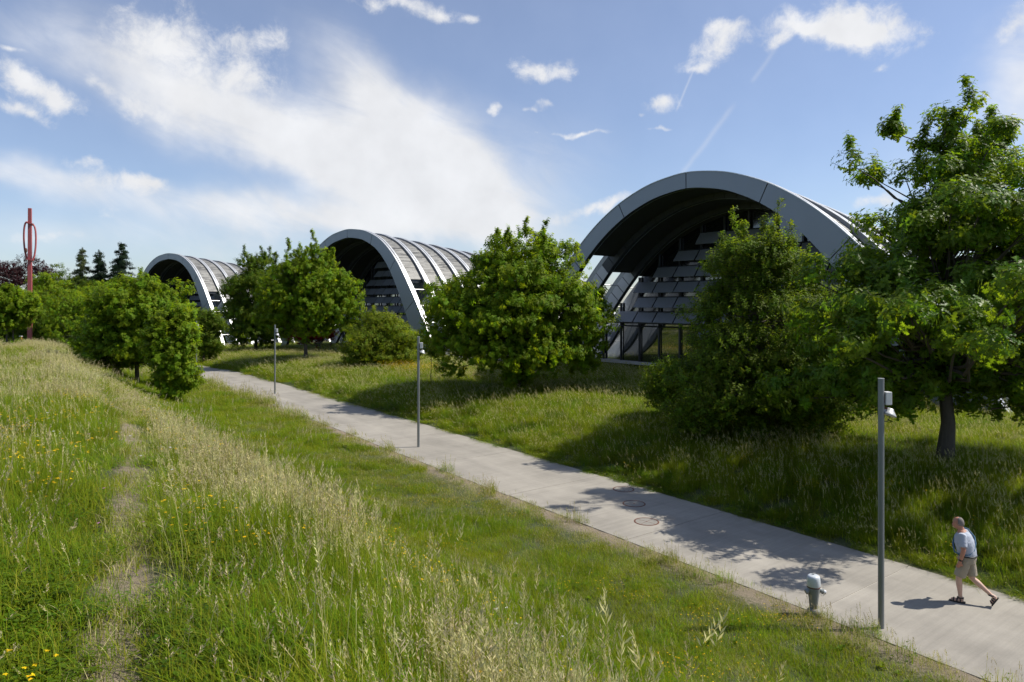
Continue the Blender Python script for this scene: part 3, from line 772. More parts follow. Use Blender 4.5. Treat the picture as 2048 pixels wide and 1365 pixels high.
def pts_in_lobes(lobes, n, rng, inner=.45):
    vol = np.array([l[3] * l[4] * l[5] for l in lobes]) ** .8; k = rng.choice(len(lobes), n, p=vol / vol.sum())
    d = rng.normal(size=(n, 3)); d /= np.linalg.norm(d, axis=1)[:, None]
    r_ = rng.uniform(inner ** 3, 1, n) ** (1 / 3)
    L = np.array([l[:6] for l in lobes], float)[k]
    return L[:, :3] + d * L[:, 3:] * r_[:, None]
def make_tree(name, label, cat, base, trunk_r, trunk_top, lobes, kind, clumps, clump_r, per, scale=1., group=None, seed=1, shoots=0, shoot_len=1.2, flat=.62, lean=(0, 0), stems=1, inner=.45, low_limbs=True, top_bias=0., fork=None):
    rng = np.random.default_rng(seed)
    x, y = base[:2]; z = base[2] if len(base) > 2 else hz(x, y) - .06
    root = empty(name, (x, y, z)); tag(root, label, cat, group)
    # clump centres, spread apart
    cand = pts_in_lobes(lobes, clumps * 6, rng, inner); keep = []
    md = clump_r * .8
    cand = cand * (1, 1, 1) + (cand - np.mean([l[:3] for l in lobes], axis=0)) * rng.normal(0, .09, (len(cand), 1))
    for c in cand:
        if len(keep) >= clumps: break
        if all(np.sum((c - q) ** 2) > md * md for q in keep): keep.append(c)
    keep = np.array(keep)
    mb = MB()
    zt = trunk_top
    for stm in range(stems):
        ox, oy = (0, 0) if stems == 1 else (rng.normal(0, .45), rng.normal(0, .45))
        tp = []
        for i in range(9):
            f = i / 8; tp.append((ox + lean[0] * f + rng.normal(0, .05) * (f > 0) * zt * .12, oy + lean[1] * f + rng.normal(0, .05) * (f > 0) * zt * .12, zt * f))
        rr = trunk_r / (1 if stems == 1 else 1.3)
        mb.tube([(tp[0][0], tp[0][1], -.25)] + tp, [rr * 1.5, rr * 1.25] + [rr * (1 - .93 * (i / 8) ** .9) for i in range(1, 9)], 9)
    lowest = keep[:, 2].min()
    for c in keep:
        f = np.clip((c[2] - .30 * np.hypot(c[0], c[1])) / zt - .06 + rng.normal(0, .05), .24 + rng.uniform(0, .14), .92); i = f * 8; k = min(int(i), 7); w = i - k
        p0 = np.array(tp[k]) * (1 - w) + np.array(tp[k + 1]) * w
        mid = (p0 + c) / 2 + np.array((rng.normal(0, .12), rng.normal(0, .12), -.10 * np.linalg.norm(c - p0) + rng.normal(0, .1)))
        q1 = p0 * .55 + mid * .45 + rng.normal(0, .04, 3); q3 = mid * .5 + c * .5 + np.array((0, 0, .05)) + rng.normal(0, .06, 3)
        r0 = min(.10 * trunk_r + .009 * np.linalg.norm(c - p0), trunk_r * .4)
        mb.tube([p0, q1, mid, q3, c], [r0, r0 * .8, r0 * .6, r0 * .4, .012], 5, caps=False)
    mb.build('trunk', M['bark'], root, True)
    P, D, S_ = [], [], []
    for c in keep:
        n = int(per * rng.choice((.35, .9, 1.15, 1.4))); rad = clump_r * rng.uniform(.65, 1.3)
        d = rng.normal(size=(n, 3)); d[:, 2] = d[:, 2] * .8 + .25; d /= np.linalg.norm(d, axis=1)[:, None]
        r_ = rng.uniform(.25, 1, n) ** .6
        p = c + d * (np.array((1, 1, flat)) * rad) * r_[:, None]
        out = p - np.array((lean[0] * .5, lean[1] * .5, lowest + (zt - lowest) * .35)); out /= np.linalg.norm(out, axis=1)[:, None] + 1e-6
        P.append(p); D.append(d * .8 + out * .5 + np.array((0, 0, .35 + top_bias)) + rng.normal(0, .25, (n, 3))); S_.append(rng.uniform(.55, 1.3, n) * scale)
    if shoots:
        top = keep[np.argsort(-(keep[:, 2] + rng.normal(0, .5, len(keep))))][:shoots]
        for c in top:
            n = int(26 * shoot_len); t = np.sort(rng.uniform(0, 1, n)); ln = shoot_len * rng.uniform(.6, 1.3)
            tilt = rng.normal(0, .16, 2) + c[:2] * .03
            p = c + np.stack([tilt[0] * t * ln, tilt[1] * t * ln, clump_r * .3 + t * ln], 1) + rng.normal(0, .10, (n, 3)) * (1.15 - t)[:, None] * shoot_len
            P.append(p); D.append(np.stack([rng.normal(0, .55, n), rng.normal(0, .55, n), np.ones(n)], 1)); S_.append(rng.uniform(.6, 1., n) * scale)
    P = np.vstack(P); D = np.vstack(D); S_ = np.concatenate(S_)
    low = P[:, 2] > .12; P, D, S_ = P[low], D[low], S_[low]
    sp = SPR[kind]
    cr = scatter('crown', P, euler_from(D, rng.uniform(0, 6.28, len(P))), S_, rng.integers(0, len(sp), len(P)), sp, root); cr['kind'] = 'stuff'
    return root
def make_conifer(label, base, H, Rr, kind, seed, gap=.0, per=46, group=None):
    rng = np.random.default_rng(seed); x, y = base[:2]; z = hz(x, y)
    root = empty('conifer_tree', (x, y, z)); tag(root, label, 'tree', group)
    mb = MB(); mb.tube([(0, 0, -.3), (0, 0, H * .5), (0, 0, H)], [.3, .18, .02], 7)
    P, D, S_ = [], [], []; h = H * .12
    while h < H * .985:
        f = 1 - h / H; rr = Rr * (f ** .8) * rng.uniform(.75, 1.1) + .15; nb = int(5 + 3 * f)
        for b_ in range(nb):
            if rng.uniform() < gap: continue
            a_ = rng.uniform(0, 6.28); l_ = rr * rng.uniform(.7, 1.1); dr = -.22 * l_
            mb.tube([(0, 0, h), (math.cos(a_) * l_ * .6, math.sin(a_) * l_ * .6, h + dr * .5), (math.cos(a_) * l_, math.sin(a_) * l_, h + dr * .7)], [.05, .03, .01], 4, caps=False)
            n = max(3, int(per * l_ / Rr)); t = rng.uniform(.15, 1, n)
            p = np.stack([math.cos(a_) * l_ * t, math.sin(a_) * l_ * t, h + dr * t * .9], 1) + rng.normal(0, .12, (n, 3)) * np.array((1, 1, .6)) * (1 + l_ * .25)
            P.append(p); D.append(np.stack([math.cos(a_) + rng.normal(0, .5, n), math.sin(a_) + rng.normal(0, .5, n), rng.normal(-.1, .25, n)], 1)); S_.append(rng.uniform(.6, 1.1, n))
        h += H * .028 * rng.uniform(.8, 1.2)
    n = 10; P.append(np.stack([rng.normal(0, .08, n), rng.normal(0, .08, n), rng.uniform(H * .95, H, n)], 1)); D.append(np.tile((0, 0, 1.), (n, 1)) + rng.normal(0, .3, (n, 3))); S_.append(np.full(n, .6))
    mb.build('trunk', M['bark'], root); P = np.vstack(P); D = np.vstack(D); S_ = np.concatenate(S_); sp = SPR[kind]
    cr = scatter('crown', P, euler_from(D, rng.uniform(0, 6.28, len(P))), S_, rng.integers(0, len(sp), len(P)), sp, root); cr['kind'] = 'stuff'
    return root

def px2m(d): return d / F
# --- trees on the right bank
x, y = at_depth(1888, 22.3)
make_tree('oak_tree', 'tall open oak with drooping lobed leaves and bare grey trunk on the right bank', 'tree', (x, y), .24, 11.6,
          [(l_[0], l_[1], l_[2] * (1.07 if l_[2] > 6 else 1.02)) + l_[3:] for l_ in [(.35, 0, 11.0, .6, .6, 1.4), (.3, .1, 9.4, 1.4, 1.4, 1.0), (1.9, .2, 9.7, 1.2, 1.2, .8), (-1.2, .0, 8.4, 1.5, 1.5, .8), (2.3, 0, 7.4, 1.8, 2.0, 1.1), (-2.7, -.2, 8.5, .7, .8, .45), (0, .3, 7.4, 2.0, 1.9, .8),
           (-2.2, -.2, 6.2, 1.8, 1.8, .75), (1.8, .3, 6.2, 2.4, 2.2, 1.0), (-3.6, -.6, 4.6, 1.7, 1.5, .8), (-1.0, -.8, 5.0, 2.2, 1.8, .8), (2.8, 0, 4.4, 2.4, 2.4, 1.0), (-2.6, -.2, 3.2, 2.4, 2.0, .9), (-3.2, .4, 2.6, 1.8, 1.6, .7), (1.2, -.5, 3.2, 2.2, 2.0, .7), (3.6, .3, 2.8, 1.6, 1.6, .8),
           (-1.3, -.5, 2.5, 1.4, 1.3, .6), (1.8, -.6, 2.5, 1.5, 1.3, .6),
           (-3.4, -3.4, 4.6, 1.7, 2.0, .8), (-1.6, -4.2, 5.2, 1.8, 1.7, .8), (.8, -3.8, 5.6, 2.0, 1.7, .9), (-.6, -2.6, 7.2, 1.9, 1.6, .8), (2.2, -3.4, 4.2, 2.0, 1.8, .7), (-3.2, -.8, 6.0, 1.5, 1.4, .7), (1.5, -2, 7.8, 1.8, 1.5, .9)]],
          'oak', 360, .52, 36, 1.0, seed=3, flat=.72, inner=.15, shoots=12, shoot_len=.7)
x, y = at_depth(1525, 27.2)
make_tree('field_maple', 'dense dark green field maple with upright shoots growing beside the tall oak', 'tree', (x, y), .16, 7.4,
          [(.0, 0, 4.0, 2.9, 3.0, 2.6), (-.1, .1, 6.0, 1.6, 1.7, 1.7), (-.7, 0, 2.2, 3.0, 3.0, 1.9), (1.2, -.2, 2.4, 2.9, 2.6, 2.0)],
          'field', 210, .72, 74, 1.0, seed=5, shoots=26, shoot_len=1.25, stems=2, inner=.55, top_bias=.35)
x, y = at_depth(1335, 31.)
make_tree('young_maple', 'small dark bushy sapling in the shade left of the dense field maple', 'tree', (x, y), .05, 3.2, [(0, 0, 1.7, .95, 1.0, .9), (.5, 0, .9, 1.1, 1.0, .6)], 'field', 34, .42, 40, seed=6)
x, y = at_depth(1038, 42.)
make_tree('maple_tree', 'broad rounded twin-stemmed maple, widest crown on the right bank, beside a thin sapling', 'tree', (x, y), .22, 9.2,
          [(-.1, 0, 5.2, 4.4, 4.4, 2.8), (.2, 0, 7.2, 3.3, 3.2, 1.9), (-2.7, 0, 4.4, 2.8, 3.2, 2.5), (2.4, 0, 4.5, 2.9, 3.2, 2.6), (.0, -.8, 3.0, 3.8, 3.2, 1.6), (-1.6, 0, 8.3, .9, .9, 1.1), (.9, .1, 8.8, .8, .8, 1.2), (2.2, 0, 8.2, .7, .7, 1.0), (-.3, 0, 9.0, .7, .7, 1.0)],
          'maple', 240, .95, 60, 1.05, seed=8, shoots=7, shoot_len=.9, stems=2, inner=.5)
x, y = at_depth(862, 45.5)
make_tree('young_maple', 'thin young sapling with a slender stem left of the broad maple', 'tree', (x, y), .035, 3.0, [(0, 0, 2.5, .6, .6, .75)], 'field', 14, .35, 26, seed=9)
x, y = at_depth(764, 60.)
make_tree('spreading_shrub', 'low wide yellow-green shrub with layered branches in front of the middle arch', 'shrub', (x, y), .09, 3.6,
          [(0, 0, 2.4, 3.0, 2.8, 1.5), (0, 0, 3.7, 1.7, 1.6, 1.1), (0, -.4, 1.2, 3.0, 2.7, .9)], 'shrub', 120, .75, 46, 1.0, seed=10, stems=3, shoots=12, shoot_len=.7, flat=.4)
x, y = at_depth(612, 68.)
make_tree('maple_tree', 'tall green maple with reddish upright top shoots left of the middle arch', 'tree', (x, y), .2, 10.6,
          [(.3, 0, 6.8, 3.9, 3.6, 3.1), (-.3, 0, 8.8, 2.4, 2.4, 1.7), (1.4, 0, 5.2, 3.4, 3.2, 2.2), (-1.8, 0, 5.6, 2.4, 2.6, 2.0), (.8, 0, 9.7, 1.2, 1.2, 1.0)], 'maple', 170, 1.0, 56, 1.25, seed=12, shoots=14, shoot_len=1.5, inner=.5)
x, y = at_depth(512, 86.)
make_tree('maple_tree', 'rounded dark maple between the terraced hall and the tall maple', 'tree', (x, y), .22, 10.4,
          [(0, 0, 7.2, 3.6, 3.4, 3.2), (.4, 0, 2.6, 3.9, 3.0, 1.8), (-.9, 0, 4.6, 3.4, 3.2, 2.4), (1.3, 0, 4.6, 3.4, 3.2, 2.4), (.3, 0, 10, 1.9, 1.9, 1.5)], 'dark', 165, 1.1, 46, .85, seed=13, shoots=10, shoot_len=1.4, inner=.5)
x, y = at_depth(640, 84.)
make_tree('red_shrub', 'small dark red leaved shrub in the shade below the middle arch', 'shrub', (x, y), .06, 2.6, [(0, 0, 2.2, 1.9, 1.6, 1.2), (-1.9, 0, 2.0, 1.4, 1.2, .9)], 'red', 40, .6, 34, seed=14)
x, y = at_depth(408, 74.)
make_tree('maple_tree', 'narrow dark maple beside the path in front of the terraced hall', 'tree', (x, y), .13, 5.6, [(0, 0, 3.9, 1.5, 1.5, 2.2), (.2, 0, 2.0, 1.3, 1.3, 1.1)], 'dark', 60, .7, 40, .7, seed=15)
# --- trees on the embankment side
x, y = at_depth(274, 47.)
make_tree('linden_tree', 'bushy yellow-green linden on the embankment beside the path, taller of the pair', 'tree', (x, y), .17, 6.6,
          [(0, 0, 4.7, 3.0, 2.9, 2.2), (-.9, 0, 6.0, 1.5, 1.5, 1.2), (.9, 0, 5.9, 1.5, 1.5, 1.1), (-.4, -.2, 2.7, 2.7, 2.5, 1.3), (1.3, 0, 3.3, 1.7, 2.0, 1.4)], 'maple', 150, .8, 60, 1.1, seed=21, inner=.5, shoots=5, shoot_len=.6)
x, y = at_depth(345, 39.)
make_tree('linden_tree', 'smaller linden with leafy base on the embankment beside the taller one', 'tree', (x, y), .10, 4.2,
          [(0, 0, 3.7, 1.05, 1.1, 1.7), (.1, 0, 1.9, .9, .9, 1.1), (0, 0, .7, .45, .45, .5)], 'maple', 70, .55, 50, .95, seed=22, inner=.4)
x, y = at_depth(172, 58.)
make_tree('young_linden', 'young linden sapling with thin bare stem on the embankment', 'tree', (x, y), .05, 3.2, [(0, 0, 2.7, 1.0, 1.0, 1.3), (0, 0, 1.8, .8, .8, .8)], 'maple', 34, .45, 40, 1., seed=23)
x, y = at_depth(22, 66.)
make_tree('linden_tree', 'round linden on the embankment at the foot of the red mast', 'tree', (x, y), .12, 4.6, [(0, 0, 3.9, 1.9, 1.9, 2.0), (-1.2, 0, 3.6, 1.3, 1.3, 1.6), (0, 0, .6, .6, .6, .6)], 'maple', 90, .6, 48, 1., seed=24, stems=2, inner=.5)
BG = 'background trees beyond the embankment'
for i, (px, d, top, w, kind, lab, nm) in enumerate([
        (36, 150, 514, 135, 'copper', 'dark purple copper beech behind the red mast', 'copper_beech'),
        (-60, 150, 560, 100, 'copper', 'low copper beech beside the larger copper beech', 'copper_beech'),
        (92, 142, 538, 70, 'bright', 'open pale green tree peeking out behind the copper beech', 'broadleaf_tree'),
        (135, 150, 538, 100, 'dark', 'dark rounded tree below the three conifers', 'broadleaf_tree'),
        (30, 122, 585, 80, 'dark', 'low dense green tree behind the round linden', 'broadleaf_tree'),
        (92, 120, 590, 70, 'dark', 'dense green tree to the right of the red mast', 'broadleaf_tree'),
        (148, 92, 578, 105, 'bright', 'large layered yellow-green tree behind the young linden', 'broadleaf_tree'),
        (225, 98, 560, 110, 'bright', 'bright yellow-green tree behind the embankment lindens', 'broadleaf_tree'),
        (-40, 110, 590, 90, 'dark', 'dense green tree beside the low copper beech', 'broadleaf_tree'),
        (300, 120, 600, 90, 'dark', 'dark green tree at the foot of the terraced hall', 'broadleaf_tree'),
        (235, 150, 560, 130, 'dark', 'green tree in the gap below the tallest conifer', 'broadleaf_tree')]):
    x, y = at_depth(px, d); zg = hz(x, y); ht = CZ + (HY - top) / F * d - zg; r_ = w / 2 / F * d
    make_tree(nm, lab, 'tree', (x, y), .25, ht * .8, [(0, 0, ht * .55, r_, r_, ht * .36), (-r_ * .3, 0, ht * .75, r_ * .7, r_ * .7, ht * .25), (r_ * .35, 0, ht * .66, r_ * .7, r_ * .7, ht * .24), (0, -r_ * .2, ht * .25, r_ * .95, r_ * .9, ht * .22)],
              kind, 110, r_ * .28, 40, 1.0 if d > 100 else .8, BG, seed=40 + i, inner=.5)
for px, top, d, Rr, kind, gap, lab, sdn in [(165, 497, 150, 4.4, 'larch', .3, 'thin open larch behind the embankment', 61), (198, 502, 150, 5.0, 'conifer', .15, 'slender dark spruce right beside the larch', 62), (243, 487, 150, 6.2, 'conifer', .05, 'broadest and tallest dark spruce on the skyline', 63)]:
    x, y = at_depth(px, d); H = CZ + (HY - top) / F * d - hz(x, y); make_conifer(lab, (x, y), H, Rr, kind, sdn, gap)
# hedge-like tree row behind the nearest hall's right side
for i, (px, d, top, w) in enumerate([(1980, 75, 640, 170), (1800, 90, 640, 150), (2160, 70, 610, 200)]):
    x, y = at_depth(px, d); zg = hz(x, y); ht = CZ + (HY - top) / F * d - zg; r_ = w / 2 / F * d
    make_tree('broadleaf_tree', ['green tree behind the oak-side hall seen through the oak', 'low green tree behind the ribs of the oak-side hall', 'green tree beyond the oak at the meadow edge'][i], 'tree', (x, y), .2, ht * .8, [(0, 0, ht * .55, r_, r_, ht * .4)], 'dark', 60, r_ * .3, 40, 1.0, seed=80 + i)

# ------------------------------------------------------------------ lamp posts along the path
def lamp_post():
    root = empty('lamp_post', (0, 0, 0))
    mb = MB(); mb.tube([(0, 0, -.15), (0, 0, .02), (0, 0, 4.74)], .055, 16); mb.build('pole', M['post_steel'], root, False)
    mb = MB(); mb.lathe([(.056, 0), (.058, .012), (.0, .016)], 16, c=(0, 0, 4.74)); mb.build('cap', M['lamp_grey'], root)
    mb = MB(); mb.box((.125, 0, 4.37), (.13, .12, .25)); bevel(mb.build('junction_box', M['lamp_box'], root), .012)
    mb = MB(); mb.box((.06, 0, 4.37), (.03, .06, .16)); mb.build('bracket', M['rust'], root)
    mb = MB(); mb.tube([(.05, 0, 4.20), (.11, 0, 4.18), (.14, 0, 4.14)], .018, 8); mb.build('arm', M['rust'], root)
    h = MB(); Mx = Matrix.Rotation(R(22), 4, 'Y')
    prof = [(.05, .09), (.065, .06), (.10, .02), (.135, -.025), (.14, -.04)]
    h.lathe(prof[::-1], 18); h.v = [tuple(Mx @ Vector(v) + Vector((.17, 0, 4.09))) for v in h.v]
    hd = h.build('lamp_head', M['lamp_grey'], root, True)
    g = MB(); g.lathe([(.12, -.05), (.125, -.042)], 18); g.v = [tuple(Mx @ Vector(v) + Vector((.17, 0, 4.09))) for v in g.v]
    g.build('lens', M['lamp_box'], hd)
    mb = MB(); mb.tube([(.17, .02, 4.14), (.21, .03, 4.03), (.17, .03, 3.93), (.09, .02, 3.92), (.05, .01, 3.98)], .008, 6); mb.build('cable', M['black_rubber'], root)
    return root
LP = [(1762, 1258, 13.0), (837, 892, 29.4), (550, 788, 47.2), (393, 746, 61.8), (187, 699, 102), (106, 683, 128), (78, 678, 150)]
LPL = ['grey steel lamp post at the path edge beside the hydrant', 'slim grey lamp post at the path edge left of the broad maple', 'slim grey lamp post at the path edge near the low shrub',
       'grey lamp post where the path passes behind the lindens', 'grey lamp post behind the young linden sapling', 'distant lamp post on the crest beside the trail', 'distant lamp post half hidden near the red mast']
lp0 = None
for i, (px, py, d) in enumerate(LP):
    x, y = at_depth(px, d)
    o = lamp_post() if lp0 is None else copy_tree(lp0); lp0 = lp0 or o
    S_, T_ = st_of([(x, y)]); k = int(np.clip((S_[0] - _ss[0]) / DS, 0, len(_ss) - 1))
    o.location = (x, y, float(height([(x, y)], False)[0]) if i < 4 else CZ - 4.75 - (638 - HY) / F * d); o.rotation_euler.z = _ang[k] - R(28)
    tag(o, LPL[i], 'lamp post', 'lamp posts along the path')

# ------------------------------------------------------------------ hydrant
def hydrant():
    x, y = at_depth(1627, 13.55); z = hz(x, y) + .03
    r = empty('fire_hydrant', (x, y, z), R(8)); tag(r, 'grey-green fire hydrant with pale cap standing in the verge', 'hydrant')
    mb = MB(); mb.lathe([(.115, -.2), (.125, .0), (.125, .05), (.10, .08), (.085, .10)], 20); mb.build('foot', M['hydrant_foot'], r, True)
    mb = MB(); mb.lathe([(.070, .09), (.075, .12), (.095, .30), (.118, .47), (.122, .50), (.122, .52)], 24); mb.build('barrel', M['hydrant_green'], r, True)
    mb = MB(); mb.lathe([(.126, .515), (.128, .52), (.128, .53), (.124, .535)], 24); mb.build('collar', M['rust'], r)
    mb = MB(); mb.lathe([(.122, .53), (.130, .55), (.122, .70), (.112, .735), (.09, .75), (.05, .758), (.0, .76)], 24); cp = mb.build('cap', M['hydrant_cap'], r, True)
    mb = MB(); mb.lathe([(.016, .755), (.016, .78), (.0, .782)], 8); mb.box((0, 0, .78), (.07, .018, .016)); mb.build('spindle', M['aluminium'], cp)
    for sx in (-1, 1):
        mb = MB(); L = .12 if sx > 0 else .055
        mb.tube([(sx * .08, 0, .47), (sx * (.08 + L * .6), 0, .47 - L * .28), (sx * (.08 + L), 0, .47 - L * .5)], [.05, .046, .046], 14); ot = mb.build('outlet', M['hydrant_green'], r, True)
        mb = MB(); e = Vector((sx * (.08 + L), 0, .47 - L * .5)); dv = Vector((sx * .9, 0, -.45)).normalized()
        mb.tube([e - dv * .01, e + dv * .04, e + dv * .045], [.052, .052, .02], 14); mb.build('outlet_cap', M['aluminium'] if sx > 0 else M['hydrant_green'], ot)
    mb = MB(); mb.tube([(.12, .02, .50), (.16, .04, .36), (.22, .04, .30), (.27, .03, .35)], .006, 5); mb.build('chain', M['aluminium'], r)
hydrant()

# ------------------------------------------------------------------ manhole covers
def manholes():
    for i, (px, py, lab) in enumerate([(1247, 978, 'round manhole cover with a ring of vent holes and rusty rim'), (1268, 1007, 'round concrete-filled manhole cover with single centre hole, half in shadow'), (1293, 1043, 'round manhole cover with centre hub wholly in the tree shadow')]):
        d = F * CZ / (py - HY); x, y = at_depth(px, d); S_, _ = st_of([(x, y)])
        r = empty('manhole_cover', (x, y, float(path_z(S_[0])) + .002), .4 * i); tag(r, lab, 'manhole cover', 'manhole covers in the path')
        n = 40; rim = MB(); v = []; f = []
        for rr in (.312, .352):
            for zz in (-.03, .006):
                v += [(rr * math.cos(2 * math.pi * k / n), rr * math.sin(2 * math.pi * k / n), zz) for k in range(n)]
        for k in range(n):
            k2 = (k + 1) % n
            f += [(n + k, 3 * n + k, 3 * n + k2, n + k2), (k, n + k, n + k2, k2), (2 * n + k, 2 * n + k2, 3 * n + k2, 3 * n + k)]
        rim.add(v, f); rim.build('rim', M['rust'], r)
        m2 = MB(); m2.lathe([(.309, -.03), (.309, .003), (.0, .0032)], n); lid = m2.build('lid', M['cover_fill'], r)
        if i == 0:
            for k in range(9):
                h = MB(); a_ = 2 * math.pi * k / 8; rr = .19 if k < 8 else 0
                h.lathe([(.022, .001), (.022, .0045), (0, .0046)], 10, c=(rr * math.cos(a_), rr * math.sin(a_), 0)); h.build('vent_hole', M['rust'], lid)
        else:
            h = MB(); h.lathe([(.03, .001), (.03, .005), (0, .0052)], 12); h.build('hub', M['rust'], lid)
            for k in range(4 if i == 2 else 2):
                h = MB(); a_ = math.pi / 2 * k; h.box((.17 * math.cos(a_), .17 * math.sin(a_), .003), (.22, .012, .003), M=Matrix.Rotation(a_, 3, 'Z')); h.build('groove', M['iron'] if i < 2 else M['rust'], lid)
manholes()

# ------------------------------------------------------------------ red mast sculpture
def mast():
    d = 92.; x, y = at_depth(60, d); z = hz(x, y)
    H = CZ + (HY - 417) / F * d - z
    r = empty('red_mast', (x, y, z), R(20)); tag(r, 'tall red steel mast sculpture with an open ring round its upper shaft', 'sculpture')
    mb = MB(); w = .26
    v = []
    for zz, ww in ((-.3, .27), (0, .27), (H * .5, .24), (H, .20)):
        v += [(-ww, -ww * .8, zz), (ww, -ww * .8, zz), (ww, ww * .8, zz), (-ww, ww * .8, zz)]
    f = [(i * 4 + k, i * 4 + (k + 1) % 4, i * 4 + 4 + (k + 1) % 4, i * 4 + 4 + k) for i in range(3) for k in range(4)] + [(3, 2, 1, 0), (12, 13, 14, 15)]
    mb.add(v, f); bevel(mb.build('shaft', M['red_paint'], r), .03)
    z0, z1 = H * (685 - 512) / 268, H * (685 - 445) / 268
    for sgn in (1, -1):
        mb = MB(); pts = []; rad = []
        for k in range(25):
            t = math.pi * k / 24; zz = (z0 + z1) / 2 - math.cos(t) * (z1 - z0) / 2
            pts.append((sgn * (.18 + .50 * math.sin(t) ** .7), sgn * -.3 * math.cos(t), zz + sgn * -.15)); rad.append(.11)
        mb.tube(pts, rad, 10); mb.build('ring_arc', M['red_paint'], r, True)
    for zz in (z0, z1):
        mb = MB(); mb.box((0, 0, zz), (.75, .72, .16), M=Matrix.Rotation(.2, 3, 'Y')); mb.build('clamp', M['red_paint'], r)
    mb = MB(); mb.ball((-.42, -.1, H * (685 - 495) / 268), (.16, .12, .34), 10, 8); mb.tube([(-.3, -.1, H * .71), (-.42, -.1, H * .71)], .05, 6); mb.build('bell', M['rust'], r, True)
    # small red marker post by the road and the paved square behind
    x2, y2 = at_depth(42, 96.); t = empty('marker_post', (x2, y2, hz(x2, y2))); tag(t, 'short red marker post near the foot of the red mast', 'post')
    mb = MB(); mb.box((0, 0, 1.1), (.22, .22, 2.3)); mb.build('shaft', M['red_paint'], t); mb = MB(); mb.box((0, 0, 2.3), (.3, .3, .1)); mb.build('cap', M['lamp_box'], t)
mast()
def plaza():
    mb = MB(); v = []; nx, ny = 14, 8
    for j in range(ny + 1):
        for i in range(nx + 1):
            d = 98 + j * 2.2; xx = at_depth(-60 + i * 15, d)[0]; v.append((xx, d, hz(xx, d) + .03))
    mb.add(v, [(j * (nx + 1) + i, j * (nx + 1) + i + 1, (j + 1) * (nx + 1) + i + 1, (j + 1) * (nx + 1) + i) for j in range(ny) for i in range(nx)])
    tag(mb.build('forecourt_pavement', M['plaza']), 'pale paved forecourt behind the foot of the red mast', kind='structure')
plaza()

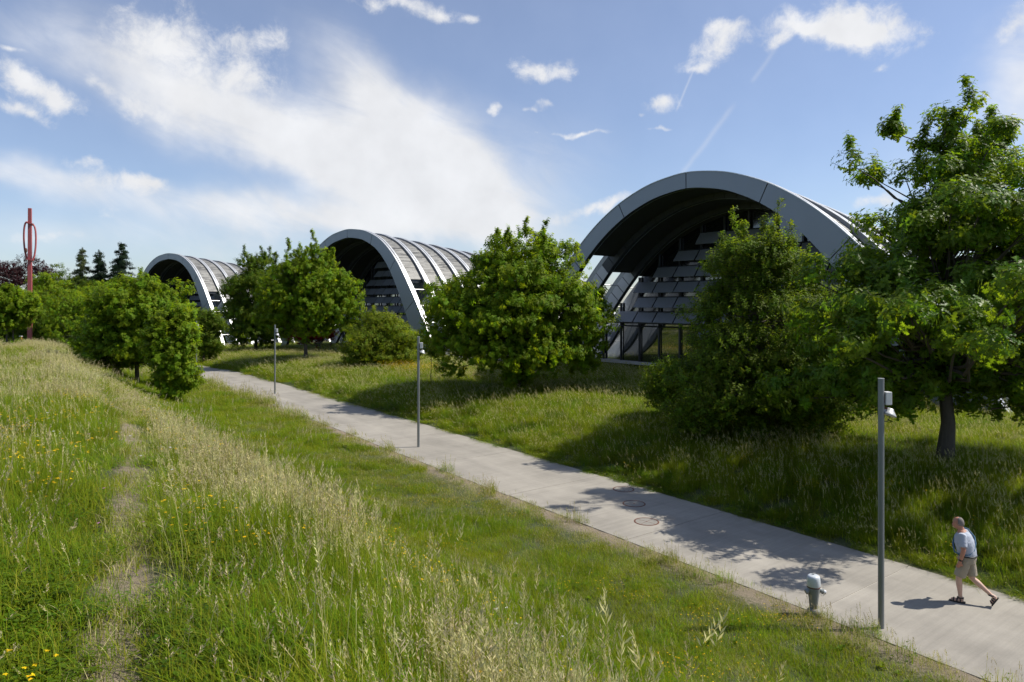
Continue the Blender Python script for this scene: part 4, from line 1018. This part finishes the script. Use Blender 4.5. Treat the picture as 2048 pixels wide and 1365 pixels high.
# ------------------------------------------------------------------ people
def remeshed(o, vox, smooth=3):
    m_ = o.modifiers.new('remesh', 'REMESH'); m_.mode = 'VOXEL'; m_.voxel_size = vox; m_.use_smooth_shade = True
    s_ = o.modifiers.new('smooth', 'SMOOTH'); s_.factor = .5; s_.iterations = smooth
    return o
def person(loc, heading, label, J, mats, vox=.011, bag=True, shorts=True):
    """local axes: +Y forward, +X right. J: joints"""
    root = empty('person', loc, heading); tag(root, label, 'person')
    V_ = lambda k: Vector(J[k])
    b = MB()
    hip, chest, neck, head = V_('hip'), V_('chest'), V_('neck'), V_('head')
    b.tube([hip + Vector((0, 0, -.10)), hip, hip * .5 + chest * .5, chest, chest * .35 + neck * .65, neck], [.12, .15, .145, .16, .12, .065], 16, sx=1.25)
    b.tube([neck + Vector((0, -.01, -.06)), neck, head + Vector((0, -.02, -.06))], [.075, .062, .06], 12)
    b.ball(head, (.078, .096, .118), 16, 12); b.ball(head + Vector((0, .03, -.055)), (.058, .075, .07), 14, 10)
    f = V_('face'); sidev = Vector((f.y, -f.x, 0)).normalized()
    b.ball(head + f * .098 + Vector((0, 0, -.015)), (.014, .02, .026), 8, 6)
    b.ball(head + f * .088 + Vector((0, 0, -.062)), (.022, .012, .010), 8, 6)
    for sg in (-1, 1):
        b.ball(head + sidev * sg * .080 + Vector((0, 0, -.015)), (.014, .024, .032), 8, 6)
        b.ball(head + sidev * sg * .032 + f * .082 + Vector((0, 0, .012)), (.016, .012, .011), 8, 6)
    for sg, sd_ in ((-1, 'l'), (1, 'r')):
        sh, el, wr, ha = V_('sh_' + sd_), V_('el_' + sd_), V_('wr_' + sd_), V_('ha_' + sd_)
        b.tube([sh, sh * .6 + el * .4, el, el * .65 + wr * .35, wr], [.060, .052, .043, .044, .030], 12)
        dh = (ha - wr).normalized(); sw = Vector((dh.z, 0, -dh.x)); sw = dh.cross(Vector((1, 0, 0))).normalized()
        b.tube([wr, wr + dh * .04, wr + dh * .095], [.030, .040, .036], 10, sx=.62)
        for k in range(4):
            o_ = sw * (.028 - .0187 * k); ln = (.075, .085, .080, .062)[k]; p0 = wr + dh * .088 + o_
            p1 = p0 + dh * ln * .5; p2 = p1 + (dh * .8 + Vector((0, .35, 0))) * ln * .45; b.tube([p0, p1, p2], [.0105, .0098, .008], 6)
        p0 = wr + dh * .03 + sw * .035; p1 = p0 + dh * .03 + sw * .025; b.tube([p0, p1, p1 + dh * .035], [.014, .012, .009], 6)
        hp, kn, an, toe = V_('hp_' + sd_), V_('kn_' + sd_), V_('an_' + sd_), V_('toe_' + sd_)
        b.tube([hp, hp * .55 + kn * .45, kn, kn * .7 + an * .3, kn * .3 + an * .7, an], [.092, .080, .058, .060, .044, .036], 14)
        heel = an + (an - toe).normalized() * .05 + Vector((0, 0, -.02)); heel = V_('heel_' + sd_)
        b.tube([heel, heel * .6 + toe * .4, heel * .25 + toe * .75, toe], [.036, .040, .042, .026], 10, sx=1.05); b.tube([an, (an + heel) / 2 + Vector((0, .0, 0)), heel], [.038, .042, .034], 10)
    body = remeshed(b.build('body', mats['skin'], root, True), vox)
    # shirt
    s_ = MB()
    hem = hip + Vector((0, 0, .045)); up = Vector((0, 0, 1))
    s_.tube([hem, hem * .6 + chest * .4 + Vector((0, -.01, 0)), chest, chest * .45 + neck * .55, chest * .12 + neck * .88], [.168, .172, .178, .150, .082], 20, sx=1.22)
    for sd_ in 'lr':
        sh, el = V_('sh_' + sd_), V_('el_' + sd_); s_.tube([chest * .4 + neck * .3 + sh * .3, sh, sh * .35 + el * .65, sh * .22 + el * .78], [.075, .083, .078, .076], 14)
    shirt = remeshed(s_.build('shirt', mats['shirt'], root, True), vox)
    # shorts or trousers
    t = MB(); t.tube([hip + up * .06, hip, hip - up * .10], [.160, .166, .150], 20, sx=1.2)
    for sd_ in 'lr':
        hp, kn, an = V_('hp_' + sd_), V_('kn_' + sd_), V_('an_' + sd_)
        if shorts: t.tube([hp + up * .02, hp * .5 + kn * .5, hp * .12 + kn * .88], [.112, .112, .106], 16)
        else: t.tube([hp, kn, an], [.105, .08, .065], 14)
    remeshed(t.build('shorts' if shorts else 'trousers', mats['shorts'], root, True), vox)
    if bag:
        l = MB(); pts = [hip + up * .062 + Vector((.2 * math.cos(a_) * 1.0, .166 * math.sin(a_), 0)) for a_ in np.linspace(0, 2 * math.pi, 33)]
        l.tube([p for p in pts], .016, 6, caps=False); l.build('belt', M['belt_black'], root, True)
        st_ = MB(); pts = []
        a0 = V_('neck') + Vector((.09, -.03, .02)); top = a0
        back = [a0 + Vector((.03, .03, .0)), a0 + Vector((.05, -.06, -.02)), chest + Vector((.115, -.158, .10)), chest + Vector((.03, -.192, .0)), chest + Vector((-.08, -.186, -.12)), chest + Vector((-.185, -.12, -.2)), chest + Vector((-.226, 0, -.23)), chest + Vector((-.17, .14, -.2)), chest + Vector((-.05, .192, -.06)), chest + Vector((.07, .17, .08)), a0 + Vector((.03, .03, .0))]
        st_.tube(back, .017, 6, sx=.6, caps=False); st_.build('bag_strap', M['strap_blue'], root, True)
        w = MB(); wr, el = V_('wr_l'), V_('el_l'); dv = (wr - el).normalized(); w.tube([wr - dv * .035, wr - dv * .01], .037, 12); w.box(wr - dv * .022 + Vector((-.034, 0, 0)), (.012, .03, .03)); w.build('watch', M['belt_black'], root)
    # hair: a cap round the back and sides of the head
    hm = MB(); n = 18; m2 = 8; vs = []; fs = []
    back = -f
    for i in range(m2 + 1):
        p = R(12) + R(96) * i / m2
        for k in range(n + 1):
            a_ = math.atan2(back.y, back.x) + R(-100 + 200 * k / n)
            rr = 1.05
            vs.append(head + Vector((.078 * rr * math.sin(p) * math.cos(a_), .098 * rr * math.sin(p) * math.sin(a_), .118 * rr * math.cos(p))))
    for i in range(1 if bag else 0, m2):
        for k in range(n): fs.append((i * (n + 1) + k, i * (n + 1) + k + 1, (i + 1) * (n + 1) + k + 1, (i + 1) * (n + 1) + k))
    hm.add(vs, fs); ho = hm.build('hair', mats['hair'], root, True); so = ho.modifiers.new('solid', 'SOLIDIFY'); so.thickness = .008
    # sandals or shoes
    for sd_ in 'lr':
        an, toe, heel = V_('an_' + sd_), V_('toe_' + sd_), V_('heel_' + sd_)
        dv = (toe - heel).normalized(); sw = dv.cross(Vector((1, 0, 0))); nn = Vector((1, 0, 0)).cross(dv).normalized(); nn = nn if nn.z > 0 or abs(nn.z) < .5 else -nn
        so_ = MB(); v = []; fs = []
        for tt, ww in ((-.22, .034), (-.08, .043), (.3, .040), (.7, .050), (.98, .046), (1.16, .026)):
            c = heel + (toe - heel) * tt
            for sx in (-1, 1):
                for dz in (-.042, -.016): v.append(c + Vector((sx * ww, 0, 0)) + nn * dz)
        for i in range(5):
            a_ = i * 4; fs += [(a_, a_ + 4, a_ + 5, a_ + 1), (a_ + 2, a_ + 3, a_ + 7, a_ + 6), (a_ + 1, a_ + 5, a_ + 7, a_ + 3), (a_, a_ + 2, a_ + 6, a_ + 4)]
        fs += [(0, 1, 3, 2), (20, 22, 23, 21)]
        so_.add(v, fs); sh = so_.build('sandal' if shorts else 'shoe', M['sandal'], root)
        for tt, rr in ((.15, .048), (.45, .052), (.75, .050)):
            c = heel + (toe - heel) * tt; k_ = MB(); k_.tube([c + (Vector((math.cos(a_) * rr, 0, 0)) + nn * (math.sin(a_) * rr * (.95 if tt > .3 else 1.15) - .01)) for a_ in np.linspace(R(-10), R(190), 11)], .013, 5); k_.build('strap', M['sandal'], sh)
        k_ = MB(); k_.tube([an + Vector((math.cos(a_) * .046, math.sin(a_) * .052, .0)) for a_ in np.linspace(0, 6.28, 15)], .014, 5); k_.build('strap', M['sandal'], sh)
    return root
WALK = dict(hip=(0, 0, .93), chest=(0, .05, 1.25), neck=(0, .10, 1.48), head=(-.01, .155, 1.615), face=Vector((-.25, .93, -.25)).normalized()[:],
            sh_l=(-.195, .06, 1.405), el_l=(-.255, .02, 1.135), wr_l=(-.245, .075, .90), ha_l=(-.24, .12, .78),
            sh_r=(.195, .06, 1.405), el_r=(.26, .05, 1.135), wr_r=(.245, .13, .91), ha_r=(.24, .19, .80),
            hp_l=(-.095, .01, .90), kn_l=(-.10, .13, .50), an_l=(-.10, .10, .105), heel_l=(-.10, .06, .045), toe_l=(-.115, .265, .040),
            hp_r=(.095, -.01, .90), kn_r=(.10, -.07, .50), an_r=(.10, -.40, .235), heel_r=(.10, -.475, .20), toe_r=(.11, -.395, .060))
mx, my = at_depth(1934, 14.1)
person((mx, my, float(path_z(0))), R(47), 'man in grey t-shirt, beige shorts and sandals walking away along the path', WALK,
       dict(skin=M['skin_tanned'], shirt=M['shirt_grey'], shorts=M['shorts_beige'], hair=M['hair_grey']))
STAND = dict(hip=(0, 0, .93), chest=(0, .01, 1.25), neck=(0, .03, 1.48), head=(0, .06, 1.62), face=(0, 1, 0),
             sh_l=(-.195, .01, 1.405), el_l=(-.25, -.02, 1.13), wr_l=(-.23, .05, .90), ha_l=(-.23, .08, .80), sh_r=(.195, .01, 1.405), el_r=(.25, .0, 1.13), wr_r=(.2, .18, 1.02), ha_r=(.16, .27, 1.05),
             hp_l=(-.095, 0, .90), kn_l=(-.10, .03, .50), an_l=(-.10, 0, .10), heel_l=(-.10, -.04, .045), toe_l=(-.12, .17, .04), hp_r=(.095, 0, .90), kn_r=(.10, .03, .50), an_r=(.10, 0, .10), heel_r=(.10, -.04, .045), toe_r=(.12, .17, .04))
for i, (px, hd, lab, sm) in enumerate([(425, 200, 'person in dark clothes with arm raised standing on the terrace edge', 'navy_cloth'), (434, 160, 'person in dark jacket standing beside another on the terrace edge', 'navy_cloth')]):
    x, y = at_depth(px, 98. + i)
    person((x, y, hz(x, y)), R(hd), lab, STAND, dict(skin=M['skin_pale'], shirt=M[sm], shorts=M['navy_cloth'], hair=M['hair_grey']), .03, False, False)

# ------------------------------------------------------------------ grasses, herbs and flowers
def blade(mb, r, x, y, h, w, lean, az, mi):
    """a strip that narrows and bends over"""
    dx, dy = math.cos(az), math.sin(az); sx, sy = -dy * w / 2, dx * w / 2; vs = []
    for t, ww in ((0, 1.), (.4, .9), (.75, .6)):
        b_ = lean * h * t * t; zz = h * t * (1 - .25 * lean * t)
        vs += [(x + dx * b_ - sx * ww, y + dy * b_ - sy * ww, zz), (x + dx * b_ + sx * ww, y + dy * b_ + sy * ww, zz)]
    vs.append((x + dx * lean * h, y + dy * lean * h, h * (1 - .25 * lean)))
    mb.add(vs, [(0, 1, 3, 2), (2, 3, 5, 4), (4, 5, 6)], mi)
def stalk(mb, r, x, y, h, lean, az, mi_stem, mi_seed, loose=1.0, seeds=12, hl=.16):
    dx, dy = math.cos(az), math.sin(az)
    def P(t): return Vector((x + dx * lean * h * t * t, y + dy * lean * h * t * t, h * t * (1 - .2 * lean * t)))
    w = .0026; pts = [P(t) for t in (0, .35, .7, 1)]
    sv = Vector((-dy, dx, 0)) * w / 2; s2 = Vector((dx, dy, 0)) * w / 2; vs = []
    for p in pts: vs += [p - sv, p + sv]
    mb.add(vs, [(0, 1, 3, 2), (2, 3, 5, 4), (4, 5, 7, 6)], mi_stem)
    for i in range(seeds):
        t = 1 - hl / h * (i / seeds); p = P(t); a_ = i * 2.4 + r.uniform(-.5, .5); k = i / seeds
        l_ = r.uniform(.016, .034) * (.6 + k * loose); out = Vector((math.cos(a_), math.sin(a_), 0)) * (.25 + .5 * loose * k) + Vector((dx * .35, dy * .35, .9)); out.normalize()
        q = p + out * l_ * 1.25; sd_ = out.cross(Vector((math.sin(a_ * 1.7), math.cos(a_ * 1.7), .3))).normalized() * .0036
        mb.add([p, p + out * l_ * .55 + sd_, q, p + out * l_ * .55 - sd_], [(0, 1, 2, 3)], mi_seed)
GM = ['blade', 'blade_yellow', 'straw', 'seed_head', 'seed_pink', 'herb', 'petal_yellow', 'petal_pink', 'petal_white']
def patch(name, seed, rad=.25, green=0, hg=(.2, .4), yellow=0, dry=0, hd=(.1, .3), stalks=0, hs=(.5, .9), herb=0, hh=(.1, .3), w=.005, loose=1., pink=.3, leanb=.5):
    r = random.Random(seed); mb = MB()
    def xy():
        a_ = r.uniform(0, 6.28); q = rad * math.sqrt(r.uniform(0, 1)); return q * math.cos(a_), q * math.sin(a_)
    wind = 2.6
    def az(): return wind + r.gauss(0, 1.1)
    for _ in range(green): blade(mb, r, *xy(), r.uniform(*hg), w * r.uniform(.7, 1.3), abs(r.gauss(.1, leanb)), az(), 0)
    for _ in range(yellow): blade(mb, r, *xy(), r.uniform(*hg), w * r.uniform(.7, 1.3), abs(r.gauss(.1, leanb)), az(), 1)
    for _ in range(dry): blade(mb, r, *xy(), r.uniform(*hd), w * r.uniform(.6, 1.1), abs(r.gauss(.4, .7)), r.uniform(0, 6.28), 2)
    for _ in range(stalks): stalk(mb, r, *xy(), r.uniform(*hs), abs(r.gauss(.12, .14)), az(), 2 if r.random() < .45 else 1, 4 if r.random() < pink else 3, loose * r.uniform(.5, 1.3), r.randint(9, 15), r.uniform(.10, .2))
    for _ in range(herb):
        x_, y_ = xy(); h = r.uniform(*hh); a_ = r.uniform(0, 6.28)
        for k in range(3):
            add_leaf(mb, (x_, y_, h * r.uniform(.7, 1)), (math.cos(a_ + k * 2.1), math.sin(a_ + k * 2.1), r.uniform(-.1, .5)), (0, 0, 1), r.uniform(.022, .042), 'oval', 5)
    return proto(name, mb, [M[k] for k in GM])
def flower(name, seed, mi, n, h, rad, size, petals=5):
    r = random.Random(seed); mb = MB()
    for _ in range(n):
        a_ = r.uniform(0, 6.28); q = rad * math.sqrt(r.random()); x_, y_ = q * math.cos(a_), q * math.sin(a_); hh = h * r.uniform(.7, 1.15)
        blade(mb, r, x_, y_, hh, .003, .02, r.uniform(0, 6.28), 0)
        c = Vector((x_, y_, hh * .99)); t0 = r.uniform(0, 6.28)
        for k in range(petals): add_leaf(mb, c, (math.cos(t0 + k * 6.28 / petals), math.sin(t0 + k * 6.28 / petals), r.uniform(.1, .6)), (0, 0, 1), size * r.uniform(.8, 1.2), 'oval', mi)
    return proto(name, mb, [M[k] for k in GM])
PT = [patch('tall_straw', 1, .25, 70, (.2, .5), 30, 6, (.2, .45), 22, (.5, .92)), patch('tall_straw', 2, .25, 66, (.2, .5), 34, 6, (.2, .45), 22, (.45, .85), loose=1.5, pink=.45),
      patch('tall_mixed', 3, .25, 110, (.22, .55), 34, 3, (.2, .4), 5, (.5, .8)), patch('tall_mixed', 4, .25, 110, (.22, .55), 30, 3, (.2, .4), 3, (.5, .8), herb=20, hh=(.12, .35)),
      patch('lush', 5, .25, 130, (.22, .55), 40, 2, (.2, .4), 3, (.5, .75), herb=25, hh=(.1, .3)), patch('clover', 6, .25, 80, (.2, .5), 26, 0, (.1, .2), 1, herb=70, hh=(.08, .30)), patch('clover', 7, .25, 70, (.2, .48), 24, 3, (.1, .2), 2, herb=80, hh=(.08, .34))]
PS = [patch('short', 11, .28, 120, (.05, .14), 40, 16, (.04, .10), 0, w=.0045), patch('short', 12, .28, 70, (.04, .11), 60, 46, (.04, .10), 0, w=.0045), patch('short_dry', 13, .28, 26, (.03, .09), 26, 70, (.03, .10), 1, (.2, .35), w=.004),
      patch('verge_weeds', 14, .22, 40, (.1, .3), 30, 34, (.1, .3), 9, (.25, .5), herb=14, hh=(.05, .2), pink=.7), patch('short_lush', 15, .28, 150, (.08, .2), 30, 2, (.05, .1), 1, (.25, .4), herb=16, hh=(.05, .12))]
PM = [patch('bank', 21, .28, 130, (.25, .55), 30, 0, (.2, .4), 3, (.5, .8), pink=.0), patch('bank', 22, .28, 130, (.22, .5), 22, 0, (.2, .4), 2, (.5, .8), herb=20, hh=(.1, .3)), patch('bank', 23, .28, 110, (.25, .5), 56, 3, (.2, .4), 7, (.5, .8), pink=.0), patch('bank_herb', 24, .28, 60, (.2, .45), 16, 0, (.2, .4), 2, (.5, .8), herb=90, hh=(.1, .35))]
PD = [patch('trail', 31, .22, 36, (.04, .14), 20, 14, (.05, .14), 0, w=.004, leanb=1.2), patch('trail', 32, .22, 20, (.04, .12), 20, 26, (.05, .15), 0, w=.004, leanb=1.2)]
PF = [flower('yellow_flower', 41, 6, 7, .37, .28, .017), flower('yellow_flower', 42, 6, 5, .44, .25, .019), flower('pink_flower', 43, 7, 2, .4, .2, .016, 8), flower('white_flower', 44, 8, 2, .6, .15, .018, 7)]
PL = [flower('low_flower', 45, 6, 9, .14, .28, .014), flower('low_flower', 46, 6, 5, .18, .28, .014)]
TW = [patch('tall_stem', 51 + i, .10, 3, (.3, .6), 2, 0, (.1, .2), 3, (.8, 1.15), loose=1.2, pink=.1) for i in range(2)]

def vnoise(x, y, sc, seed):
    r = np.random.default_rng(seed); g = r.uniform(0, 1, (256, 256)); u_ = np.asarray(x) / sc; v_ = np.asarray(y) / sc
    i, j = np.floor(u_).astype(int), np.floor(v_).astype(int); fu, fv = u_ - i, v_ - j; fu = fu * fu * (3 - 2 * fu); fv = fv * fv * (3 - 2 * fv)
    G = lambda a_, b_: g[a_ % 256, b_ % 256]
    return (G(i, j) * (1 - fu) + G(i + 1, j) * fu) * (1 - fv) + (G(i, j + 1) * (1 - fu) + G(i + 1, j + 1) * fu) * fv
def candidates(x0, x1, y0, y1, dens0, dref, p, dmin=.9, margin=260):
    """points over a rectangle of ground, thinning out with distance, kept where they can matter to the view"""
    n = int((x1 - x0) * (y1 - y0) * dens0); out = []
    for _ in range(0, n, 400000):
        m_ = min(400000, n); xy = np.column_stack([RNG.uniform(x0, x1, m_), RNG.uniform(y0, y1, m_)])
        d = np.hypot(xy[:, 0], xy[:, 1]); px = CX + F * xy[:, 0] / np.maximum(xy[:, 1], .05)
        k = (d > dmin) & (xy[:, 1] > .3) & (px > -margin) & (px < 2048 + margin) & (RNG.uniform(size=m_) < np.clip(dref / np.maximum(d, .1), 0, 1) ** p)
        out.append(xy[k])
    return np.vstack(out)
def tilt(n, a_=.08): return np.column_stack([RNG.normal(0, a_, n), RNG.normal(0, a_, n), RNG.normal(0, .7, n)])
def lay(name, label, xy, idx, scl, protos, sink=.02):
    z = height(xy, False) - sink
    o = scatter(name, np.column_stack([xy, z]), tilt(len(xy)), scl, idx, protos); tag(o, label, kind='stuff'); return o
def grasses():
    near = candidates(-16, 6, .4, 17, 34, 5.5, 1.0); far = candidates(-60, 10, 14, 88, 9, 24, 1.25)
    far = far[np.hypot(far[:, 0], far[:, 1]) > 14]
    xy = np.vstack([near, far]); S, T = st_of(xy); d = np.hypot(xy[:, 0], xy[:, 1]); td = trail_dist(S, T)
    edge = -12.15 + shift(S) * .9 + vnoise(xy[:, 0], xy[:, 1], 1.2, 3) * .9
    # --- crest and flank of the embankment
    k = (T < edge) & (td > .27 + RNG.normal(0, .07, len(T)) + .06 * (d > 9))
    p, dd, t = xy[k], d[k], T[k]; tdk = td[k]
    n1 = vnoise(p[:, 0], p[:, 1], 2.6, 1) * .6 + vnoise(p[:, 0], p[:, 1], .8, 2) * .4
    strawy = n1 + np.interp(t, [-20, -15.5, -14.4, -13.6, -12.8, -9], [.08, -.06, -.12, .04, .36, .36]) + np.interp(dd, [2, 6, 14, 30], [-.06, -.04, .02, .10]) - .10 * np.exp(-tdk / .5) + RNG.normal(0, .07, len(p))
    idx = np.where(strawy > .76, RNG.integers(0, 2, len(p)), np.where(strawy > .50, RNG.integers(2, 4, len(p)), np.where(strawy > .33, 4, RNG.integers(5, 7, len(p)))))
    hgt = np.clip(.22 + tdk * .85, .3, 1.) * RNG.uniform(.75, 1.15, len(p)) * (.62 + .75 * vnoise(p[:, 0], p[:, 1], 1.6, 8)); hgt *= np.interp(dd, [1, 2.5, 5], [.6, .8, 1])
    hgt *= np.interp(t - shift(S[k]) * .9, [-13.8, -12.8, -11.8], [1, .9, .72]); wd = np.clip(dd / 16, 1, 2.4)
    lay('tall_meadow_grass', 'tall flowering meadow grass with pale seed heads on the embankment', p, idx, np.column_stack([wd, wd, hgt]), PT)
    # --- trodden trail
    k2 = (T < edge) & (td <= .34) & (RNG.uniform(size=len(T)) < .62); p = xy[k2]
    lay('trail_grass', 'flattened dry grass along the trodden trail', p, RNG.integers(0, 2, len(p)), np.clip(d[k2] / 16, 1, 2) * RNG.uniform(.8, 1.2, len(p)), PD, .01)
    # --- mown verge
    v = candidates(-32, 10, 8, 66, 20, 18, 1.2); S, T = st_of(v); d = np.hypot(v[:, 0], v[:, 1])
    edge = -12.05 + shift(S) * .9 + vnoise(v[:, 0], v[:, 1], 1.2, 3) * .9
    e = -T - 2.05; k = (T >= edge) & (e > -.06) & ~((e < .8) & (RNG.uniform(size=len(T)) < .5)); v, e, d = v[k], e[k], d[k]
    n2 = vnoise(v[:, 0], v[:, 1], 1.7, 5) * .6 + vnoise(v[:, 0], v[:, 1], .6, 6) * .4 + RNG.normal(0, .06, len(v))
    dryness = n2 + np.interp(e, [0, .8, 1.6, 3, 4.5, 6], [.42, .16, -.02, -.06, -.10, -.2])
    idx = np.where(dryness > .72, 2, np.where(dryness > .52, 1, np.where(dryness > .30, 0, 4)))
    idx = np.where((e < .9) & (RNG.uniform(size=len(v)) < .22), 3, idx)
    lay('mown_grass', 'short patchy mown grass on the verge between embankment and path', v, idx, np.clip(d / 22, 1, 2.2) * RNG.uniform(.8, 1.25, len(v)), PS, .01)
    # --- meadow on the right bank
    b_ = candidates(-34, 34, 9, 78, 13, 22, 1.15); S, T = st_of(b_); d = np.hypot(b_[:, 0], b_[:, 1])
    k = (T > 2.12) & (T < 24); b_, T, d = b_[k], T[k], d[k]; e = T - 2.05
    hh = np.interp(e, [0, .35, .7, 1.4], [.18, .25, .7, 1.]) * RNG.uniform(.75, 1.2, len(T))
    n3 = vnoise(b_[:, 0], b_[:, 1], 2.2, 15) * .6 + vnoise(b_[:, 0], b_[:, 1], .7, 16) * .4 + RNG.normal(0, .07, len(T))
    idx = np.where(n3 > .62, 2, np.where(n3 > .45, 0, np.where(n3 > .33, 1, 3))); wd = np.clip(d / 22, 1, 2.2)
    lay('bank_meadow_grass', 'lush green meadow grass on the bank between path and arched halls', b_, idx, np.column_stack([wd, wd, hh]), PM)
    # --- far meadow up to the halls
    f = candidates(-75, 40, 55, 125, 1.6, 70, 1.); S, T = st_of(f); k = ((T > 2.4) & (T < 30)) | ((T < -2.6) & (T > -60)); f = f[k]
    lay('far_meadow_grass', 'distant meadow grass around the farther halls', f, RNG.integers(0, 4, len(f)), np.column_stack([np.full(len(f), 3.0), np.full(len(f), 3.0), RNG.uniform(.7, 1.1, len(f))]), PM)
    # --- flowers
    def flowers(name, label, cand, cond, protos, lo, hi, sc=(.9, 1.2), thr=.62, seed=30, sink=.02):
        S, T = st_of(cand); w = vnoise(cand[:, 0], cand[:, 1], 1.3, seed); k = cond(S, T) & (w > thr); q = cand[k]
        lay(name, label, q, RNG.integers(lo, hi, len(q)), RNG.uniform(*sc, len(q)) * np.interp(np.hypot(q[:, 0], q[:, 1]), [2, 5, 9], [.6, .75, 1.]), protos, sink)
    c1 = candidates(-20, 6, 2, 30, 7, 9, .8)
    flowers('yellow_meadow_flowers', 'small yellow flowers scattered through the embankment grass', c1, lambda S, T: (T < -9) & (trail_dist(S, T) > .4), PF, 0, 2, thr=.52, seed=31)
    c2 = candidates(-20, 6, 2, 30, .7, 9, .8)
    flowers('pink_meadow_flowers', 'pale pink clover heads scattered through the embankment grass', c2, lambda S, T: (T < -9), PF, 2, 4, thr=.4, seed=32)
    c3 = candidates(-14, 10, 10, 40, 4, 16, .8)
    flowers('yellow_verge_flowers', 'low yellow flowers in the mown verge', c3, lambda S, T: (T > -10.4) & (T < -2.7), PL, 0, 2, thr=.66, seed=33, sink=.0)
    c4 = candidates(-10, 20, 9, 40, 3, 18, .7)
    flowers('yellow_bank_flowers', 'yellow flowers along the right bank above the path', c4, lambda S, T: (T > 2.8) & (T < 7), PF, 0, 2, (1.1, 1.4), thr=.60, seed=34)
    c5 = np.column_stack([RNG.normal(0, 3., 260), RNG.normal(0, 1.2, 260)]); x_, y_ = at_depth(815, 53.); c5 = c5 @ np.array([[-.6, .8], [.8, .6]]) + (x_ + .6, y_)
    lay('yellow_flower_bed', 'dense yellow flower patch in front of the low shrub', c5, RNG.integers(0, 2, len(c5)), RNG.uniform(1.6, 2.4, len(c5)), PF)
    # --- single tall stems on the shoulder of the crest
    c6 = candidates(-4, 4, 2.2, 9, 3.2, 5, .8); S, T = st_of(c6); c6 = c6[(T < -10.6) & (T > -14.2)]
    lay('tall_grass_stems', 'single tall seed-bearing grass stems on the shoulder of the crest', c6, RNG.integers(0, 2, len(c6)), RNG.uniform(.7, 1.05, len(c6)), TW)
    wp = []
    for q in range(3):
        r = random.Random(90 + q); mb = MB()
        for i in range(9):
            a_ = i * 2.4 + r.uniform(-.3, .3); add_leaf(mb, (0, 0, .02 + .01 * i), (math.cos(a_), math.sin(a_), r.uniform(.4, 1.3)), (0, 0, 1), r.uniform(.12, .26), 'oval' if q != 1 else 'long', 5 if q else 0, .35)
        wp.append(proto('broad_weed', mb, [M[k_] for k_ in GM]))
    c7 = candidates(-14, 8, 4.5, 16, 1.2, 6, .6); S, T = st_of(c7); k = (T < -3) & (trail_dist(S, T) > .3); c7 = c7[k]
    lay('broad_leaved_weeds', 'broad leaved weeds among the embankment and verge grass', c7, RNG.integers(0, 3, len(c7)), np.where(T[k] > -10.5, .45, .7) * RNG.uniform(.6, 1.2, len(c7)), wp, 0)
    # weeds at the foot of posts and hydrant
    w = []
    for px, d_ in ((1762, 13.0), (837, 29.4), (550, 47.2)):
        x_, y_ = at_depth(px, d_)
        for _ in range(9): w.append((x_ + RNG.normal(-.12, .22), y_ + RNG.normal(-.12, .14)))
    w = np.array(w); S, T = st_of(w); w = w[T < -2.0]; lay('verge_weeds', 'clumps of tall weeds at the foot of the posts and hydrant', w, np.full(len(w), 3), RNG.uniform(1.0, 1.6, len(w)), PS)
grasses()
